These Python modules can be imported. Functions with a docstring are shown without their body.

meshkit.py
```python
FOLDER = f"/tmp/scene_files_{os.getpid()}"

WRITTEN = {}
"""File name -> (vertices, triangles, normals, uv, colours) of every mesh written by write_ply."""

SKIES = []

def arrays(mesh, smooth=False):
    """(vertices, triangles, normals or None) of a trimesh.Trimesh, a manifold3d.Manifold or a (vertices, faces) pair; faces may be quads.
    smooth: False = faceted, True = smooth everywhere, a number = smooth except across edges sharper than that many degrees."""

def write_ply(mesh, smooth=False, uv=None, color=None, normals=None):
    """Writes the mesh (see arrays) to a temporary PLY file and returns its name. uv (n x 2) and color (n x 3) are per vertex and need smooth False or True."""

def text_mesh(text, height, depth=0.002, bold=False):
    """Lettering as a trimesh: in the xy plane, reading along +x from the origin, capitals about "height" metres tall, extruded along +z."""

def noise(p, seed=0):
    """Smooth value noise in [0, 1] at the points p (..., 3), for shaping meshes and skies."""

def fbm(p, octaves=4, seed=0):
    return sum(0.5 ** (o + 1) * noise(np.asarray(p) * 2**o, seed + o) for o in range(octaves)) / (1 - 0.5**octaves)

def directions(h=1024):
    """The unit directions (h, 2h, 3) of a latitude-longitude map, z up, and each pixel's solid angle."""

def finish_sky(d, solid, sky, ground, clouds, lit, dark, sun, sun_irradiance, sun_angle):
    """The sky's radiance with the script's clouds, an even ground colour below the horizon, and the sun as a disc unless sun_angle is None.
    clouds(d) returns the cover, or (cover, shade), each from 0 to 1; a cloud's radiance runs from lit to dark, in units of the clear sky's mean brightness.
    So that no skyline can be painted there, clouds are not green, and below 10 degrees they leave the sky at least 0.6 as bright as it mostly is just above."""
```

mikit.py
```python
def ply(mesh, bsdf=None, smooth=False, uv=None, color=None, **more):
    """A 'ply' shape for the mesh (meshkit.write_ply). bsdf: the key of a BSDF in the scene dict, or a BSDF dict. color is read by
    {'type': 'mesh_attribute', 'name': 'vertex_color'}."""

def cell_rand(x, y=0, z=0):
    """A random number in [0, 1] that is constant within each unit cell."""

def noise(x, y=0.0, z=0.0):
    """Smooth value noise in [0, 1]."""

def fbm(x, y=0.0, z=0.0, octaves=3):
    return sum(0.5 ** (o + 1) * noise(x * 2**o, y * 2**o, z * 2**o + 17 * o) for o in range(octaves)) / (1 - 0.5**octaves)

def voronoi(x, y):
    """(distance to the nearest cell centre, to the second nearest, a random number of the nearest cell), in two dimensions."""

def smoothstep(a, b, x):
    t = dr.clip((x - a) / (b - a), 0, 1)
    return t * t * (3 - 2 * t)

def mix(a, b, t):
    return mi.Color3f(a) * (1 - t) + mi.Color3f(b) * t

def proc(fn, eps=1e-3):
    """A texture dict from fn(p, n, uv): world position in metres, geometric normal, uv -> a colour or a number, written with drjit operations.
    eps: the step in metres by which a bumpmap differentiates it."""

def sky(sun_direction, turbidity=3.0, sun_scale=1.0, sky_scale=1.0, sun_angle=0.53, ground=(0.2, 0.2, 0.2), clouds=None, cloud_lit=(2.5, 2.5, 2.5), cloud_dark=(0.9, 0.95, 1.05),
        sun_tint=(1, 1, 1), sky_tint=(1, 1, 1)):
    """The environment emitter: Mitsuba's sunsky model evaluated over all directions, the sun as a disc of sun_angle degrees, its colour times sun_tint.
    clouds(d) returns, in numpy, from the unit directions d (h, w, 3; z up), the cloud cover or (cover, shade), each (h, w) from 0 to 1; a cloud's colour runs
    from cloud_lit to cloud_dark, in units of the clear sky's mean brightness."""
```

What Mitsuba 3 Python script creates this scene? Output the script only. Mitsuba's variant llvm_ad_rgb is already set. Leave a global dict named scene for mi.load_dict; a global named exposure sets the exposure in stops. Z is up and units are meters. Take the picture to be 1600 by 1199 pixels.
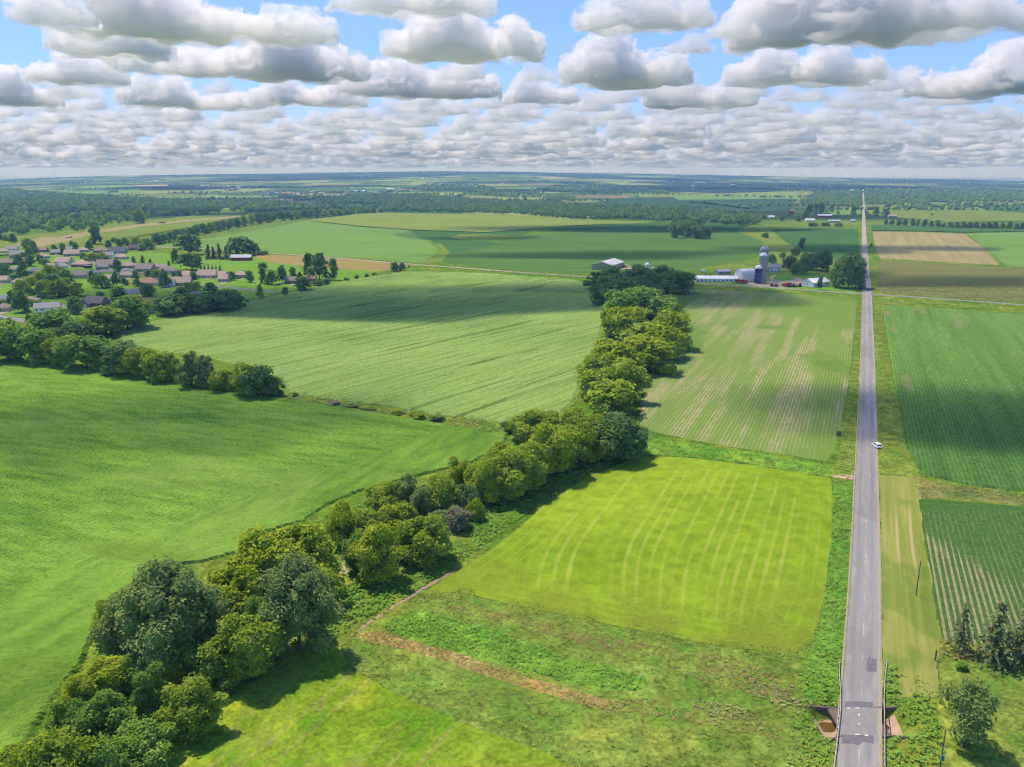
import math, numpy as np, drjit as dr, mitsuba as mi, trimesh, shapely, meshkit, mikit
from shapely.geometry import Polygon, LineString, Point
from mikit import noise, fbm, mix, smoothstep, cell_rand, proc
T = mi.ScalarTransform4f
rng = np.random.default_rng(11)
scene, labels = {}, {}

# ---------------------------------------------------------------- camera, sky, exposure
exposure = 1.65
SUN = np.array([-0.33, 0.30, 0.895]); SUN /= np.linalg.norm(SUN)
PITCH = math.atan(321.5 / 1250)
scene['camera'] = {'type': 'perspective', 'fov': 2 * math.degrees(math.atan(0.64)), 'fov_axis': 'x', 'near_clip': 1.0, 'far_clip': 120000.0,
                   'to_world': T().look_at(origin=[0, 0, 100], target=[0, math.cos(PITCH), 100 - math.sin(PITCH)], up=[0, 0, 1]),
                   'medium': {'type': 'ref', 'id': 'haze_air'}}
def veil(d):          # thin bright cloud low over the horizon
    z = d[..., 2]; a = np.arctan2(d[..., 0], d[..., 1])
    n = meshkit.fbm(np.stack([a * 14, z * 160, a * 0], -1), 3)
    return .75 * np.clip(1 - z / .12, 0, 1) ** 1.7 * (.75 + .5 * n), .25 + .5 * n
scene['sky'] = mikit.sky(SUN, turbidity=2.6, sky_scale=1.85, ground=(0.08, 0.11, 0.05), clouds=veil, cloud_lit=(1.75, 1.8, 1.95), cloud_dark=(1.1, 1.15, 1.3), sun_tint=(1.0, 1.0, 1.04), sky_tint=(.67, .75, 1.0))
scene['haze_air'] = {'type': 'homogeneous', 'albedo': {'type': 'rgb', 'value': [0.90, 0.95, 0.99]},
                     'sigma_t': {'type': 'rgb', 'value': [2.8e-5, 4.6e-5, 9.2e-5]}}

# ---------------------------------------------------------------- terrain
# TERRAIN BEGIN
def hnoise(x, y):
    return (np.sin(x * .0011 + 1.3 * np.sin(y * .0007)) * np.sin(y * .0013 + .9 * np.sin(x * .0009 + 2)) + .5 * np.sin(x * .0031 + y * .0017) * np.sin(y * .0027 - x * .0012 + 1))
def sstep(a, b, x):
    t = np.clip((x - a) / (b - a), 0, 1); return t * t * (3 - 2 * t)
RIDGE_T = [-1.5, -.66, -.58, -.49, -.33, -.24, -.165, -.08, 0, .08, .165, .25, .33, .41, .5, .53, .58, .66, 1.5]
RIDGE_Z = [30, 42, 92, 130, 150, 168, 182, 193, 189, 170, 155, 138, 120, 96, 80, 84, 62, 35, 20]
def terrain(x, y):
    x, y = np.asarray(x, float), np.asarray(y, float)
    t = x / np.maximum(y, 50.)
    zr = np.interp(t, RIDGE_T, RIDGE_Z)
    z = zr * np.clip((y - 2200) / 9800, 0, 1) ** 1.6 * (1 - .8 * sstep(13000, 19000, y))
    z = z + 6 * hnoise(x, y) * sstep(2200, 5000, y) * (1 - sstep(12000, 14000, y))
    # the creek bed that the road bridges
    ch = np.exp(-((y - 131.2 - .04 * (x - 66)) / 4.15) ** 8) * sstep(56.3, 59.5, x) * (1 - sstep(72.0, 76.0, x))
    return z - 2.3 * ch
# TERRAIN END

def ply(key, mesh, bsdf, label=None, cat=None, group=None, kind=None, **kw):
    scene[key] = mikit.ply(mesh, bsdf, **kw)
    tag(key, label, cat, group, kind)
    return key
def tag(key, label=None, cat=None, group=None, kind=None):
    d = {k: v for k, v in (('label', label), ('category', cat), ('group', group), ('kind', kind)) if v}
    if d: labels[key] = d
def rgb(*c): return {'type': 'rgb', 'value': [float(x) for x in c]}
def two(b): return {'type': 'twosided', 'b': b}
def matte(key, c):
    scene[key] = two({'type': 'diffuse', 'reflectance': proc(c) if callable(c) else rgb(*c)})
def gloss(key, c, rough=.5, **kw):
    scene[key] = two({'type': 'principled', 'base_color': proc(c) if callable(c) else rgb(*c), 'roughness': rough, **kw})
used = {}
def num(name):
    k = used.get(name, 0); used[name] = k + 1
    return name if k == 0 else f'{name}_{k:03d}'

# ---------------------------------------------------------------- ground colours
def speck(p, s=1.0):   # plants and clods, from a metre down
    return .62 * noise(p.x * 1.7 * s, p.y * 1.7 * s) + .38 * noise(p.x * 4.1 * s + 9, p.y * 4.1 * s)
def mottle(p, c, k=1.):   # uneven growth: tufts, yellowed and lush spots
    s, m, b = speck(p, .9), fbm(p.x * .33 + 11, p.y * .33, octaves=3), fbm(p.x * .07 + 30, p.y * .07)
    c = c * (1 + k * (1.1 * (s - .5) + 1.0 * (m - .5)))
    c = mix(c, c * mi.Color3f(1.28, 1.08, 1.0), smoothstep(.52, .72, .6 * b + .4 * m))
    return mix(c, c * mi.Color3f(.62, .82, .7), smoothstep(.53, .68, .5 * noise(p.x * .16 + 3, p.y * .16) + .5 * m))
def f_ground(p, n, uv):
    a, b = fbm(p.x * .012, p.y * .012), fbm(p.x * .11 + 5, p.y * .11)
    near = mottle(p, mix((.10, .20, .022), (.18, .24, .035), smoothstep(.35, .7, .5 * a + .5 * b)))
    # beyond the farm the land lies in square parcels
    u, v = (p.x * .995 + p.y * .06) / 420., (p.y * .995 - p.x * .06) / 300.
    r, r2 = cell_rand(u, v), cell_rand(u, v, 3)
    c = mix((.06, .14, .03), (.16, .26, .05), smoothstep(.2, .3, r)); c = mix(c, (.06, .13, .04), smoothstep(.5, .52, r))
    c = mix(c, (.24, .29, .07), smoothstep(.68, .74, r)); c = mix(c, (.24, .21, .11), smoothstep(.93, .94, r))
    c = c * (.85 + .3 * r2) * (.8 + .4 * fbm(p.x * .01, p.y * .01))
    woods = smoothstep(.50, .56, fbm(p.x * .0011 + 3, p.y * .0008, octaves=4) + .10 * smoothstep(4000, 10000, p.y))
    c = mix(c, mi.Color3f(.026, .062, .024) * (.7 + .6 * noise(p.x * .03, p.y * .03)), woods)
    return mix(near, c, smoothstep(1900, 2100, p.y))
matte('ground_mat', f_ground)
def rows(p, ang, period, ph=0.):
    d = p.x * (-math.sin(ang)) + p.y * math.cos(ang)
    return .5 + .5 * dr.sin(d * (2 * math.pi / period) + ph), d, p.x * math.cos(ang) + p.y * math.sin(ang)
A_CORN = 1.2018
A_CORN2 = -0.3557
def f_corn(p, n, uv):
    r, d, l = rows(p, A_CORN, .8)
    r2, d2, l2 = rows(p, A_CORN2, .8)
    head = smoothstep(26, 24, uv.x)      # uv.x: metres from the field edge (headland rows follow it)
    s = noise(p.x * 1.3, p.y * 1.1) * .5 + noise(p.x * 3.1, p.y * 2.7) * .5
    big = fbm(p.x * .02, p.y * .02)
    r = mi.Float(r * head + r2 * (1 - head))
    c = mix((.040, .135, .016), (.235, .405, .052), dr.clip(-.16 + .50 * s + .50 * r + .42 * noise(d2 * .42 * (1 - head) + d * .42 * head, (l2 * (1 - head) + l * head) * .10) + .6 * (big - .4), 0, 1))
    c = mix(c, (.20, .32, .06), .45 * smoothstep(.5, .75, fbm(p.x * .035 + 3, p.y * .035)))
    c = c * (1 - .22 * smoothstep(.55, .7, fbm(d2 * .06, l2 * .012 + 7)))
    return c
matte('corn_mat', f_corn)
A_SOY = 0.9059
def f_soy(p, n, uv):
    r, d, l = rows(p, A_SOY, 3.2)
    streak = fbm(d * .35, l * .012)
    gap = smoothstep(.60, .72, streak) * smoothstep(.35, .6, noise(d * .12, l * .02 + 7))
    s = speck(p, .8)
    c = mix((.115, .225, .045), (.32, .465, .12), dr.clip(.18 + .7 * s + .45 * (fbm(p.x * .02, p.y * .02) - .5), 0, 1))
    c = c * (1 - .25 * smoothstep(.45, .7, fbm(d * .8 + 4, l * .03)))
    return mix(c, (.085, .14, .03), .8 * gap)
matte('soy_mat', f_soy)
A_TAN = 1.163
def f_tan(p, n, uv):
    r, d, l = rows(p, A_TAN, 1.5)
    streak = fbm(d * .22, l * .012, octaves=4)
    patch = smoothstep(.35, .65, fbm(p.x * .012 + 2, p.y * .012 + 5, octaves=3) + .16 * smoothstep(110, 20, p.x) - .10 * smoothstep(560, 680, p.y))
    bare = smoothstep(.38, .66, streak) * patch
    c = mix((.10, .205, .035), (.20, .31, .055), .2 + .6 * speck(p, .8))
    soil = mix((.36, .28, .165), (.50, .40, .26), speck(p, .7))
    gap = smoothstep(.35, .8, 1 - r) * (.28 + .72 * noise(d * .7, l * .15)) * (.35 + .65 * patch)
    c = mix(c, soil, dr.clip(.80 * gap * (.40 + .60 * bare) + .45 * bare * noise(d * 1.3, l * .25), 0, .85))
    return mix(c, mi.Color3f(.12, .225, .035) * (.8 + .4 * speck(p)), .8 * smoothstep(.58, .72, fbm(p.x * .028 + 14, p.y * .022)))
matte('tan_mat', f_tan)
A_DK = 1.1693
def f_dark(p, n, uv):
    r, d, l = rows(p, A_DK, 1.5)
    s = noise(d * .9, l * .7) * .5 + noise(d * 2.1, l * 1.9) * .5
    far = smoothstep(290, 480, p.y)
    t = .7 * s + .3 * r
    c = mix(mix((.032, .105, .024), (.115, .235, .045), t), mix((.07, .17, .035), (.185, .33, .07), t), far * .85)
    c = c * (.75 + .5 * fbm(d * .25, l * .012, octaves=4))
    soil = smoothstep(.60, .74, fbm(d * .22, l * .03, octaves=4)) * smoothstep(.45, .6, fbm(p.x * .02, p.y * .02))
    return mix(c, (.27, .23, .12), soil * .5)
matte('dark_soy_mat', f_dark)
def f_rowcrop(p, n, uv):
    r, d, l = rows(p, A_DK, 1.45)
    z = fbm(p.x * .03 + 3, p.y * .022, octaves=3)
    thin = smoothstep(.36, .56, z + .40 * smoothstep(128, 102, p.x) - .25 * smoothstep(205, 228, p.y))
    wide = .62 + .22 * noise(d * .7, l * .10) - .20 * thin
    soil = smoothstep(wide, wide + .22, r) * (.25 + .75 * thin) * smoothstep(.15, .45, noise(d * .69, l * .35) + .3 * thin)
    c = mix((.030, .09, .02), (.095, .195, .038), speck(p))
    bare = smoothstep(.62, .75, fbm(d * .3, l * .03 + 8)) * thin
    return mix(c, mix((.33, .26, .15), (.48, .38, .24), noise(p.x, p.y)), dr.clip(soil * .62 + bare * .6, 0, 1) * smoothstep(234, 226, p.y))
matte('row_crop_mat', f_rowcrop)
HAY = [(47.6,281.4),(66,278.5),(87.2,270.4),(109.4,257.8),(101.2,234.6),(88.2,203.3),(77.6,178.7),(67.5,158.9),(61.1,153.4),(54.4,154.4),(42.6,157.6),(29.2,162.8),(15,168.3),(0,174.1),(-12.8,180.3),(-22.2,178.7),(-13.5,192),(-3.6,207.3),(10.1,234.6),(26.5,259.7)]
def f_hay(p, n, uv):
    e = mi.Float(uv.x)                     # metres from the field edge: the mower went round, then up and down
    wob = 2.2 * (fbm(p.x * .05, p.y * .05) - .5)
    w1 = smoothstep(.70, 1., .5 + .5 * dr.sin((e + wob) * (2 * math.pi / 3.1)))
    r, d, l = rows(p, A_TAN, 6.2)
    bend = 9 * dr.square(smoothstep(230, 165, p.y)) * smoothstep(60, 20, p.x)
    dd = d + bend + 1.8 * (fbm(p.x * .03 + 4, p.y * .014) - .5)
    w2 = smoothstep(.55, 1., .5 + .5 * dr.sin(dd * (2 * math.pi / 3.4)))
    inner = smoothstep(9, 13, e + 3 * wob)
    fade = smoothstep(.12, .6, noise(dr.floor(dd / 3.4 + .25) * 7.7, l * .022)) * (.4 + .6 * noise(p.x * .4, p.y * .2))
    w = (w1 * .35 * (1 - inner) * smoothstep(.3, .6, noise(p.x * .05 + 9, p.y * .05)) + w2 * inner * fade)
    s = speck(p, 1.2)
    big = fbm(p.x * .03, p.y * .03)
    c = mix((.14, .255, .012), (.29, .415, .024), dr.clip(.50 * s + .9 * big - .17, 0, 1))
    c = c * (1 + .5 * (fbm(p.x * .33 + 11, p.y * .33) - .5))
    c = mix(c, (.42, .46, .09), .50 * w)
    rough = smoothstep(205, 165, p.y + .22 * (p.x - 10) + 30 * (fbm(p.x * .04, p.y * .04 + 5) - .5))
    c = mix(c, mix((.12, .18, .018), (.24, .28, .035), s), .8 * rough * smoothstep(.25, .55, fbm(p.x * .09, p.y * .09)))
    return c
matte('hay_mat', f_hay)
def f_hay_low(p, n, uv):
    s, big = speck(p, 1.2), fbm(p.x * .035 + 8, p.y * .035)
    r, d, l = rows(p, 1.0858, 4.6)
    w = smoothstep(.8, .98, r) * smoothstep(.35, .6, noise(d * .2, l * .03)) * smoothstep(10, -10, p.x)
    c = mix((.125, .235, .014), (.26, .365, .028), dr.clip(.4 * s + 1.0 * big - .2, 0, 1))
    c = mix(c, (.30, .30, .08), .5 * w)
    c = mottle(p, c, .7)
    return mix(c, (.29, .26, .10), .25 * smoothstep(.6, .75, fbm(p.x * .35, p.y * .2 + 3)))
matte('hay_low_mat', f_hay_low)
def f_mown(p, n, uv):
    r, d, l = rows(p, A_TAN, 4.)
    st = fbm(d * .9, l * .03, octaves=4)
    c = mix((.16, .215, .035), (.34, .345, .09), dr.clip(.35 * speck(p, 1.2) + 1.1 * st - .2, 0, 1))
    track = smoothstep(.80, .97, .5 + .5 * dr.sin((d + .8 * noise(l * .03, 4)) * (2 * math.pi / 3.7))) * smoothstep(.35, .6, noise(d * .25, l * .025))
    c = mix(c, (.42, .37, .16), .85 * track)
    return mix(c, c * mi.Color3f(.7, .85, .7), smoothstep(.55, .7, fbm(p.x * .08, p.y * .08)))
matte('mown_mat', f_mown)
# one material for the strips and the distant fields: uv.x picks the crop, uv.y the row direction
CROPS = [(.15, .30, .035), (.06, .15, .035), (.15, .28, .055), (.195, .265, .05), (.30, .27, .115), (.045, .105, .045), (.11, .24, .03), (.165, .235, .038), (.165, .24, .04), (.30, .24, .08), (.42, .36, .25), (.085, .18, .035), (.165, .18, .055)]
def f_crop(p, n, uv):
    k = dr.floor(uv.x + .5)
    c = mi.Color3f(0.1)
    for i, v in enumerate(CROPS):
        c = dr.select(k == i, mi.Color3f(v), c)
    ang = uv.y
    d = p.y * dr.cos(ang) - p.x * dr.sin(ang); l = p.x * dr.cos(ang) + p.y * dr.sin(ang)
    st = fbm(d * .16, l * .008, octaves=4)
    big = fbm(p.x * .008, p.y * .008)
    c = c * (.62 + .76 * (.45 * st + .3 * speck(p, .7) + .25 * big))
    return mix(mottle(p, c), c, smoothstep(600, 1000, p.y))
matte('crop_mat', f_crop)
def f_asphalt(p, n, uv):     # uv.x: metres from the road's left edge, uv.y: metres along it
    a = fbm(uv.x * .9, uv.y * .05, octaves=3)
    c = mi.Color3f(.30, .297, .285) * (.86 + .28 * a) * (.9 + .2 * noise(p.x * 7, p.y * 7))
    wheel = dr.exp(-dr.square((dr.abs(uv.x - 3.5) - 1.75) / .55))
    c = c * (1 - .15 * wheel)
    seam = dr.exp(-dr.square((uv.x - 3.5) / .10))
    c = mix(c, (.36, .33, .28), .4 * seam)
    dash = smoothstep(.33, .30, dr.abs(uv.y / 12.2 - dr.floor(uv.y / 12.2) - .35)) * smoothstep(.11, .07, dr.abs(uv.x - 3.62))
    c = mix(c, (.58, .50, .24), .6 * dash * smoothstep(.3, .6, noise(uv.y * .5, 3)))
    tar = smoothstep(.07, .02, dr.abs(uv.y / 21 - dr.floor(uv.y / 21) - .5 - .02 * noise(uv.x * .6, dr.floor(uv.y / 21))) * 21) * smoothstep(.45, .55, cell_rand(dr.floor(uv.y / 21), 5))
    c = c * (1 - .18 * tar) * (1 - .10 * smoothstep(.55, .62, noise(uv.x * .12, uv.y * .02 + 4)))
    c = mix(c, c * 1.25, .5 * smoothstep(.7, .8, noise(uv.x * .8, uv.y * .14 + 8)))
    edge = smoothstep(.45, .05, dr.minimum(uv.x, 7.0 - uv.x) - .35 * (noise(uv.y * .4, 7) - .4))
    c = mix(c, mix((.16, .19, .06), (.42, .36, .25), smoothstep(3, 4, uv.x)), .7 * edge)
    gravel = smoothstep(1150, 1200, p.y)
    return mix(c, mi.Color3f(.40, .345, .30) * (.85 + .3 * a), gravel * .8)
matte('asphalt_mat', f_asphalt)
def f_lane(p, n, uv):
    return mi.Color3f(.25, .24, .225) * (.8 + .4 * fbm(p.x * .3, p.y * .3))
matte('lane_mat', f_lane)
def f_gravel(p, n, uv):
    return mix((.30, .24, .165), (.44, .37, .27), fbm(p.x * .25, p.y * .25) * .6 + .4 * speck(p))
matte('gravel_mat', f_gravel)

# ---------------------------------------------------------------- ground sheet
def axis(lo, hi, fine, step, grow):
    out = [x for x in np.arange(fine[0], fine[1] + .01, step)]
    s = step
    while out[-1] < hi: s = min(s * grow, 600); out.append(out[-1] + s)
    s = step
    while out[0] > lo: s = min(s * grow, 600); out.insert(0, out[0] - s)
    return np.array(out)
def grid_mesh(xs, ys, zf):
    X, Y = np.meshgrid(xs, ys)
    v = np.stack([X, Y, zf(X, Y)], -1).reshape(-1, 3)
    i = (np.arange(len(ys) - 1)[:, None] * len(xs) + np.arange(len(xs) - 1)).ravel()
    n = len(xs)
    return v, np.vstack([np.stack([i, i + 1, i + n + 1], 1), np.stack([i, i + n + 1, i + n], 1)])
gx, gy = axis(-24000, 24000, (50, 82), .8, 1.09), axis(-3000, 24000, (120, 143), .8, 1.06)
ply('ground', grid_mesh(gx, gy, terrain), 'ground_mat', 'grassy farmland reaching to low wooded hills on the horizon', 'ground', kind='structure', smooth=True)

def tri(poly, step=None, z=0., fine=None):
    """A polygon as a sheet that lies z above the land."""
    poly = poly if isinstance(poly, Polygon) else Polygon(poly)
    if not poly.is_valid: poly = poly.buffer(0)
    parts = getattr(poly, 'geoms', [poly]); vs, fs, n = [], [], 0
    for g in parts:
        v, f = trimesh.creation.triangulate_polygon(g, engine='earcut')
        v3 = np.column_stack([v, np.zeros(len(v))])
        if step: v3, f = trimesh.remesh.subdivide_to_size(v3, f, step, max_iter=14)
        vs.append(v3); fs.append(f + n); n += len(v3)
    v, f = np.vstack(vs), np.vstack(fs)
    nz = np.cross(v[f[:, 1]] - v[f[:, 0]], v[f[:, 2]] - v[f[:, 0]])[:, 2]
    f[nz < 0] = f[nz < 0][:, ::-1]
    v[:, 2] = terrain(v[:, 0], v[:, 1]) + z
    return v, f
def wavy(pts, step=4., amp=.8, seed=0):
    """A field edge is never straight: resample the outline and let it wander."""
    p = np.asarray(LineString(list(pts) + [pts[0]]).segmentize(step).coords)[:-1]
    q = np.column_stack([p, np.full(len(p), seed * 7.7)])
    d = np.column_stack([meshkit.fbm(q * .15, 3, 1) - .5, meshkit.fbm(q * .15 + 50, 3, 2) - .5])
    return p + d * 2 * amp
def canopy(pts, ang, du, dv, h, amp, row=0., seed=1, edge=None, period=.76):
    """A standing crop: a raised, uneven sheet of leaves on a grid laid along the rows, falling to the soil at its margin."""
    P = Polygon(pts); ca, sa = math.cos(ang), math.sin(ang)
    q = np.asarray(P.exterior.coords); L = q @ [ca, sa]; D = q @ [-sa, ca]
    l, d = np.arange(L.min(), L.max(), dv), np.arange(D.min(), D.max(), du)
    LL, DD = np.meshgrid(l, d); X, Y = LL * ca - DD * sa, LL * sa + DD * ca
    shapely.prepare(P); inside = shapely.contains_xy(P, X + dv * .5 * ca, Y + dv * .5 * sa)
    ok = inside[:-1, :-1] & inside[1:, :-1] & inside[:-1, 1:] & inside[1:, 1:]
    cnt = np.zeros(X.shape); cnt[:-1, :-1] += ok; cnt[1:, :-1] += ok; cnt[:-1, 1:] += ok; cnt[1:, 1:] += ok
    g = np.random.default_rng(seed)
    nz = .75 * g.random(X.shape) + .25 * meshkit.noise(np.stack([DD * .7, LL * .6, DD * 0], -1), seed)
    Z = h + amp * (nz - .5) + (row * np.cos(DD * 2 * math.pi / period) if row else 0)
    Z = np.where(cnt == 4, Z, .03) + terrain(X, Y)
    j = (g.random(X.shape) - .5) * .5
    X = X + j * dv * ca; Y = Y + j * dv * sa
    idx = np.nonzero(ok.ravel() if False else ok); n = X.shape[1]
    a = idx[0] * n + idx[1]
    f = np.vstack([np.stack([a, a + 1, a + n + 1], 1), np.stack([a, a + n + 1, a + n], 1)])
    keep = np.unique(f); remap = np.zeros(X.size, int); remap[keep] = np.arange(len(keep))
    v = np.stack([X, Y, Z], -1).reshape(-1, 3)[keep]; f = remap[f]
    uv = None
    if edge is not None:
        uv = np.column_stack([shapely.distance(LineString(edge), shapely.points(v[:, :2])), v[:, 1]])
    return (v, f), uv
def field(name, pts, crop, ang=0., z=.06, label=None, step=None, amp=1.0, kind='structure', mat='crop_mat'):
    key = num(name); pts = np.asarray(pts)
    far = pts[:, 1].mean() > 1500
    w = wavy(pts, 30. if far else 5., 6 if far else amp, len(scene))
    v, f = tri(w, step or (90. if far else None), z + (1.2 if far else 0))
    ply(key, (v, f), mat, label, 'field', kind=kind, smooth=False, uv=np.tile([float(crop), ang], (len(v), 1)))

# ---------------------------------------------------------------- fields near the camera
CORN_EDGE = [(32.1,388.2),(-7.5,297.7),(-35.2,257.8),(-58.3,233.6),(-73.8,212.3),(-73.4,202.5),(-91.9,193.8),(-96.6,180.3),(-93,158.9),(-89.6,138.4),(-86.3,119),(-88.9,104.7)]
m, uv = canopy([(-290.9,443.5),(-280,443.5),(-234.5,426),(-159.3,385.6),(-107.4,359.5),(-68.3,341.4),(-29.4,319.5),(-7.7,307.5),(0,310.8),(-2,297.7),(-12.7,273.1),(-35,256.6),(-50.2,244.1),(-58,232.6),(-61.3,221.5),(-73.5,211.4),(-73.1,201.7),(-82.1,194.9),(-91.6,193.1),(-96.3,179.6),(-97.3,172),(-92.7,158.4),(-89.9,148.7),(-89.4,138),(-88.3,130.3),(-86.1,118.7),(-86,109.7),(-104.9,109.7),(-152.7,188.5),(-210.4,290.1)], A_CORN2, .55, .8, .8, .38, edge=CORN_EDGE)
ply('corn_field', m, 'corn_mat', 'green corn field left of the creek hedgerow, in the lower left of the photo', 'corn field', kind='stuff', smooth=False, uv=uv)
m, uv = canopy([(-262.3,516),(-259.3,561.4),(-249.4,618.1),(-220.5,668.4),(-189.9,740.2),(-156.8,817.8),(-113.2,887.1),(-27.7,868.7),(64.9,812.4),(77.3,772.3),(80.7,668.4),(68.8,574.6),(56.2,492.8),(45.8,446.9),(38.1,401.4),(31.2,358.3),(22.2,332.5),(0,321.3),(-27.8,332.5),(-58,348.6),(-90,361.7),(-108.2,373.3),(-119.1,401.4),(-142.5,423),(-172.1,446.9),(-210.3,467.9),(-245.1,492.8)], A_SOY, 1.1, 2.2, .6, .4, seed=3)
ply('soybean_field', m, 'soy_mat', 'pale green soybean field in the middle of the photo, half under cloud shadow', 'soybean field', kind='stuff', smooth=False)
TAN = [(146.4,661.2),(127.6,602.9),(117.3,525),(95.2,446.9),(69.5,401.4),(57,342.4),(53,316),(61.6,305.8),(85.6,290.1),(104.7,281.4),(114,274.4),(123.6,290.1),(143.8,332.5),(194.1,446.9),(275,634),(297.1,686.9),(255.3,706.5),(178,740.2),(152.5,731.5)]
ply('sparse_soybean_field', tri(wavy(TAN, 4, .8, 3), None, .05), 'tan_mat', 'thin green rows on tan soil, left of the road below the farmstead', 'soybean field', kind='structure')
hv, hf = tri(wavy(HAY, 4, .8, 4), 6., .06)
ply('hay_field', (hv, hf), 'hay_mat', 'bright yellow-green mown hay field left of the road', 'hay field', kind='structure', smooth=False,
    uv=np.column_stack([shapely.distance(LineString(HAY + HAY[:1]), shapely.points(hv[:, :2])), hv[:, 1]]))
ply('lower_hay_field', tri(wavy([(-68.2,109.7),(-63.2,125.4),(-56.9,137.4),(-48.1,151.5),(-38.5,158.1),(-34.3,148),(-23,139.4),(-9.7,130.7),(5.8,122.9),(16.3,114.3),(20.2,104.7),(-80.8,104.7)], 3, .6, 5), None, .06), 'hay_low_mat',
    'olive-green mown hay at the bottom of the photo beside the hedgerow', 'hay field', kind='structure')
m, uv = canopy([(299.9,644),(386,597),(489.6,548.7),(209.6,220.2),(167.6,244.6),(150.9,252.5),(142.4,261.5),(150.5,290.1),(172.6,342.4),(202.7,415.6)], A_DK, .75, 1.1, .65, .55, seed=5)
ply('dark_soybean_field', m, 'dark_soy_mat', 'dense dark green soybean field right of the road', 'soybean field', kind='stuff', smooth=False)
ply('row_crop_field', tri(wavy([(130.8,239.8),(146.6,237.1),(160.7,233.6),(209.6,220.2),(145.2,144.7),(112.2,155.4),(96.6,157.6),(97.2,161.5),(108.7,188.5),(120.1,215.7)], 3, .5, 6), None, .06), 'row_crop_mat',
    'rows of young crop with tan soil between, right of the utility pole', 'row crop', kind='structure')
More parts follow.
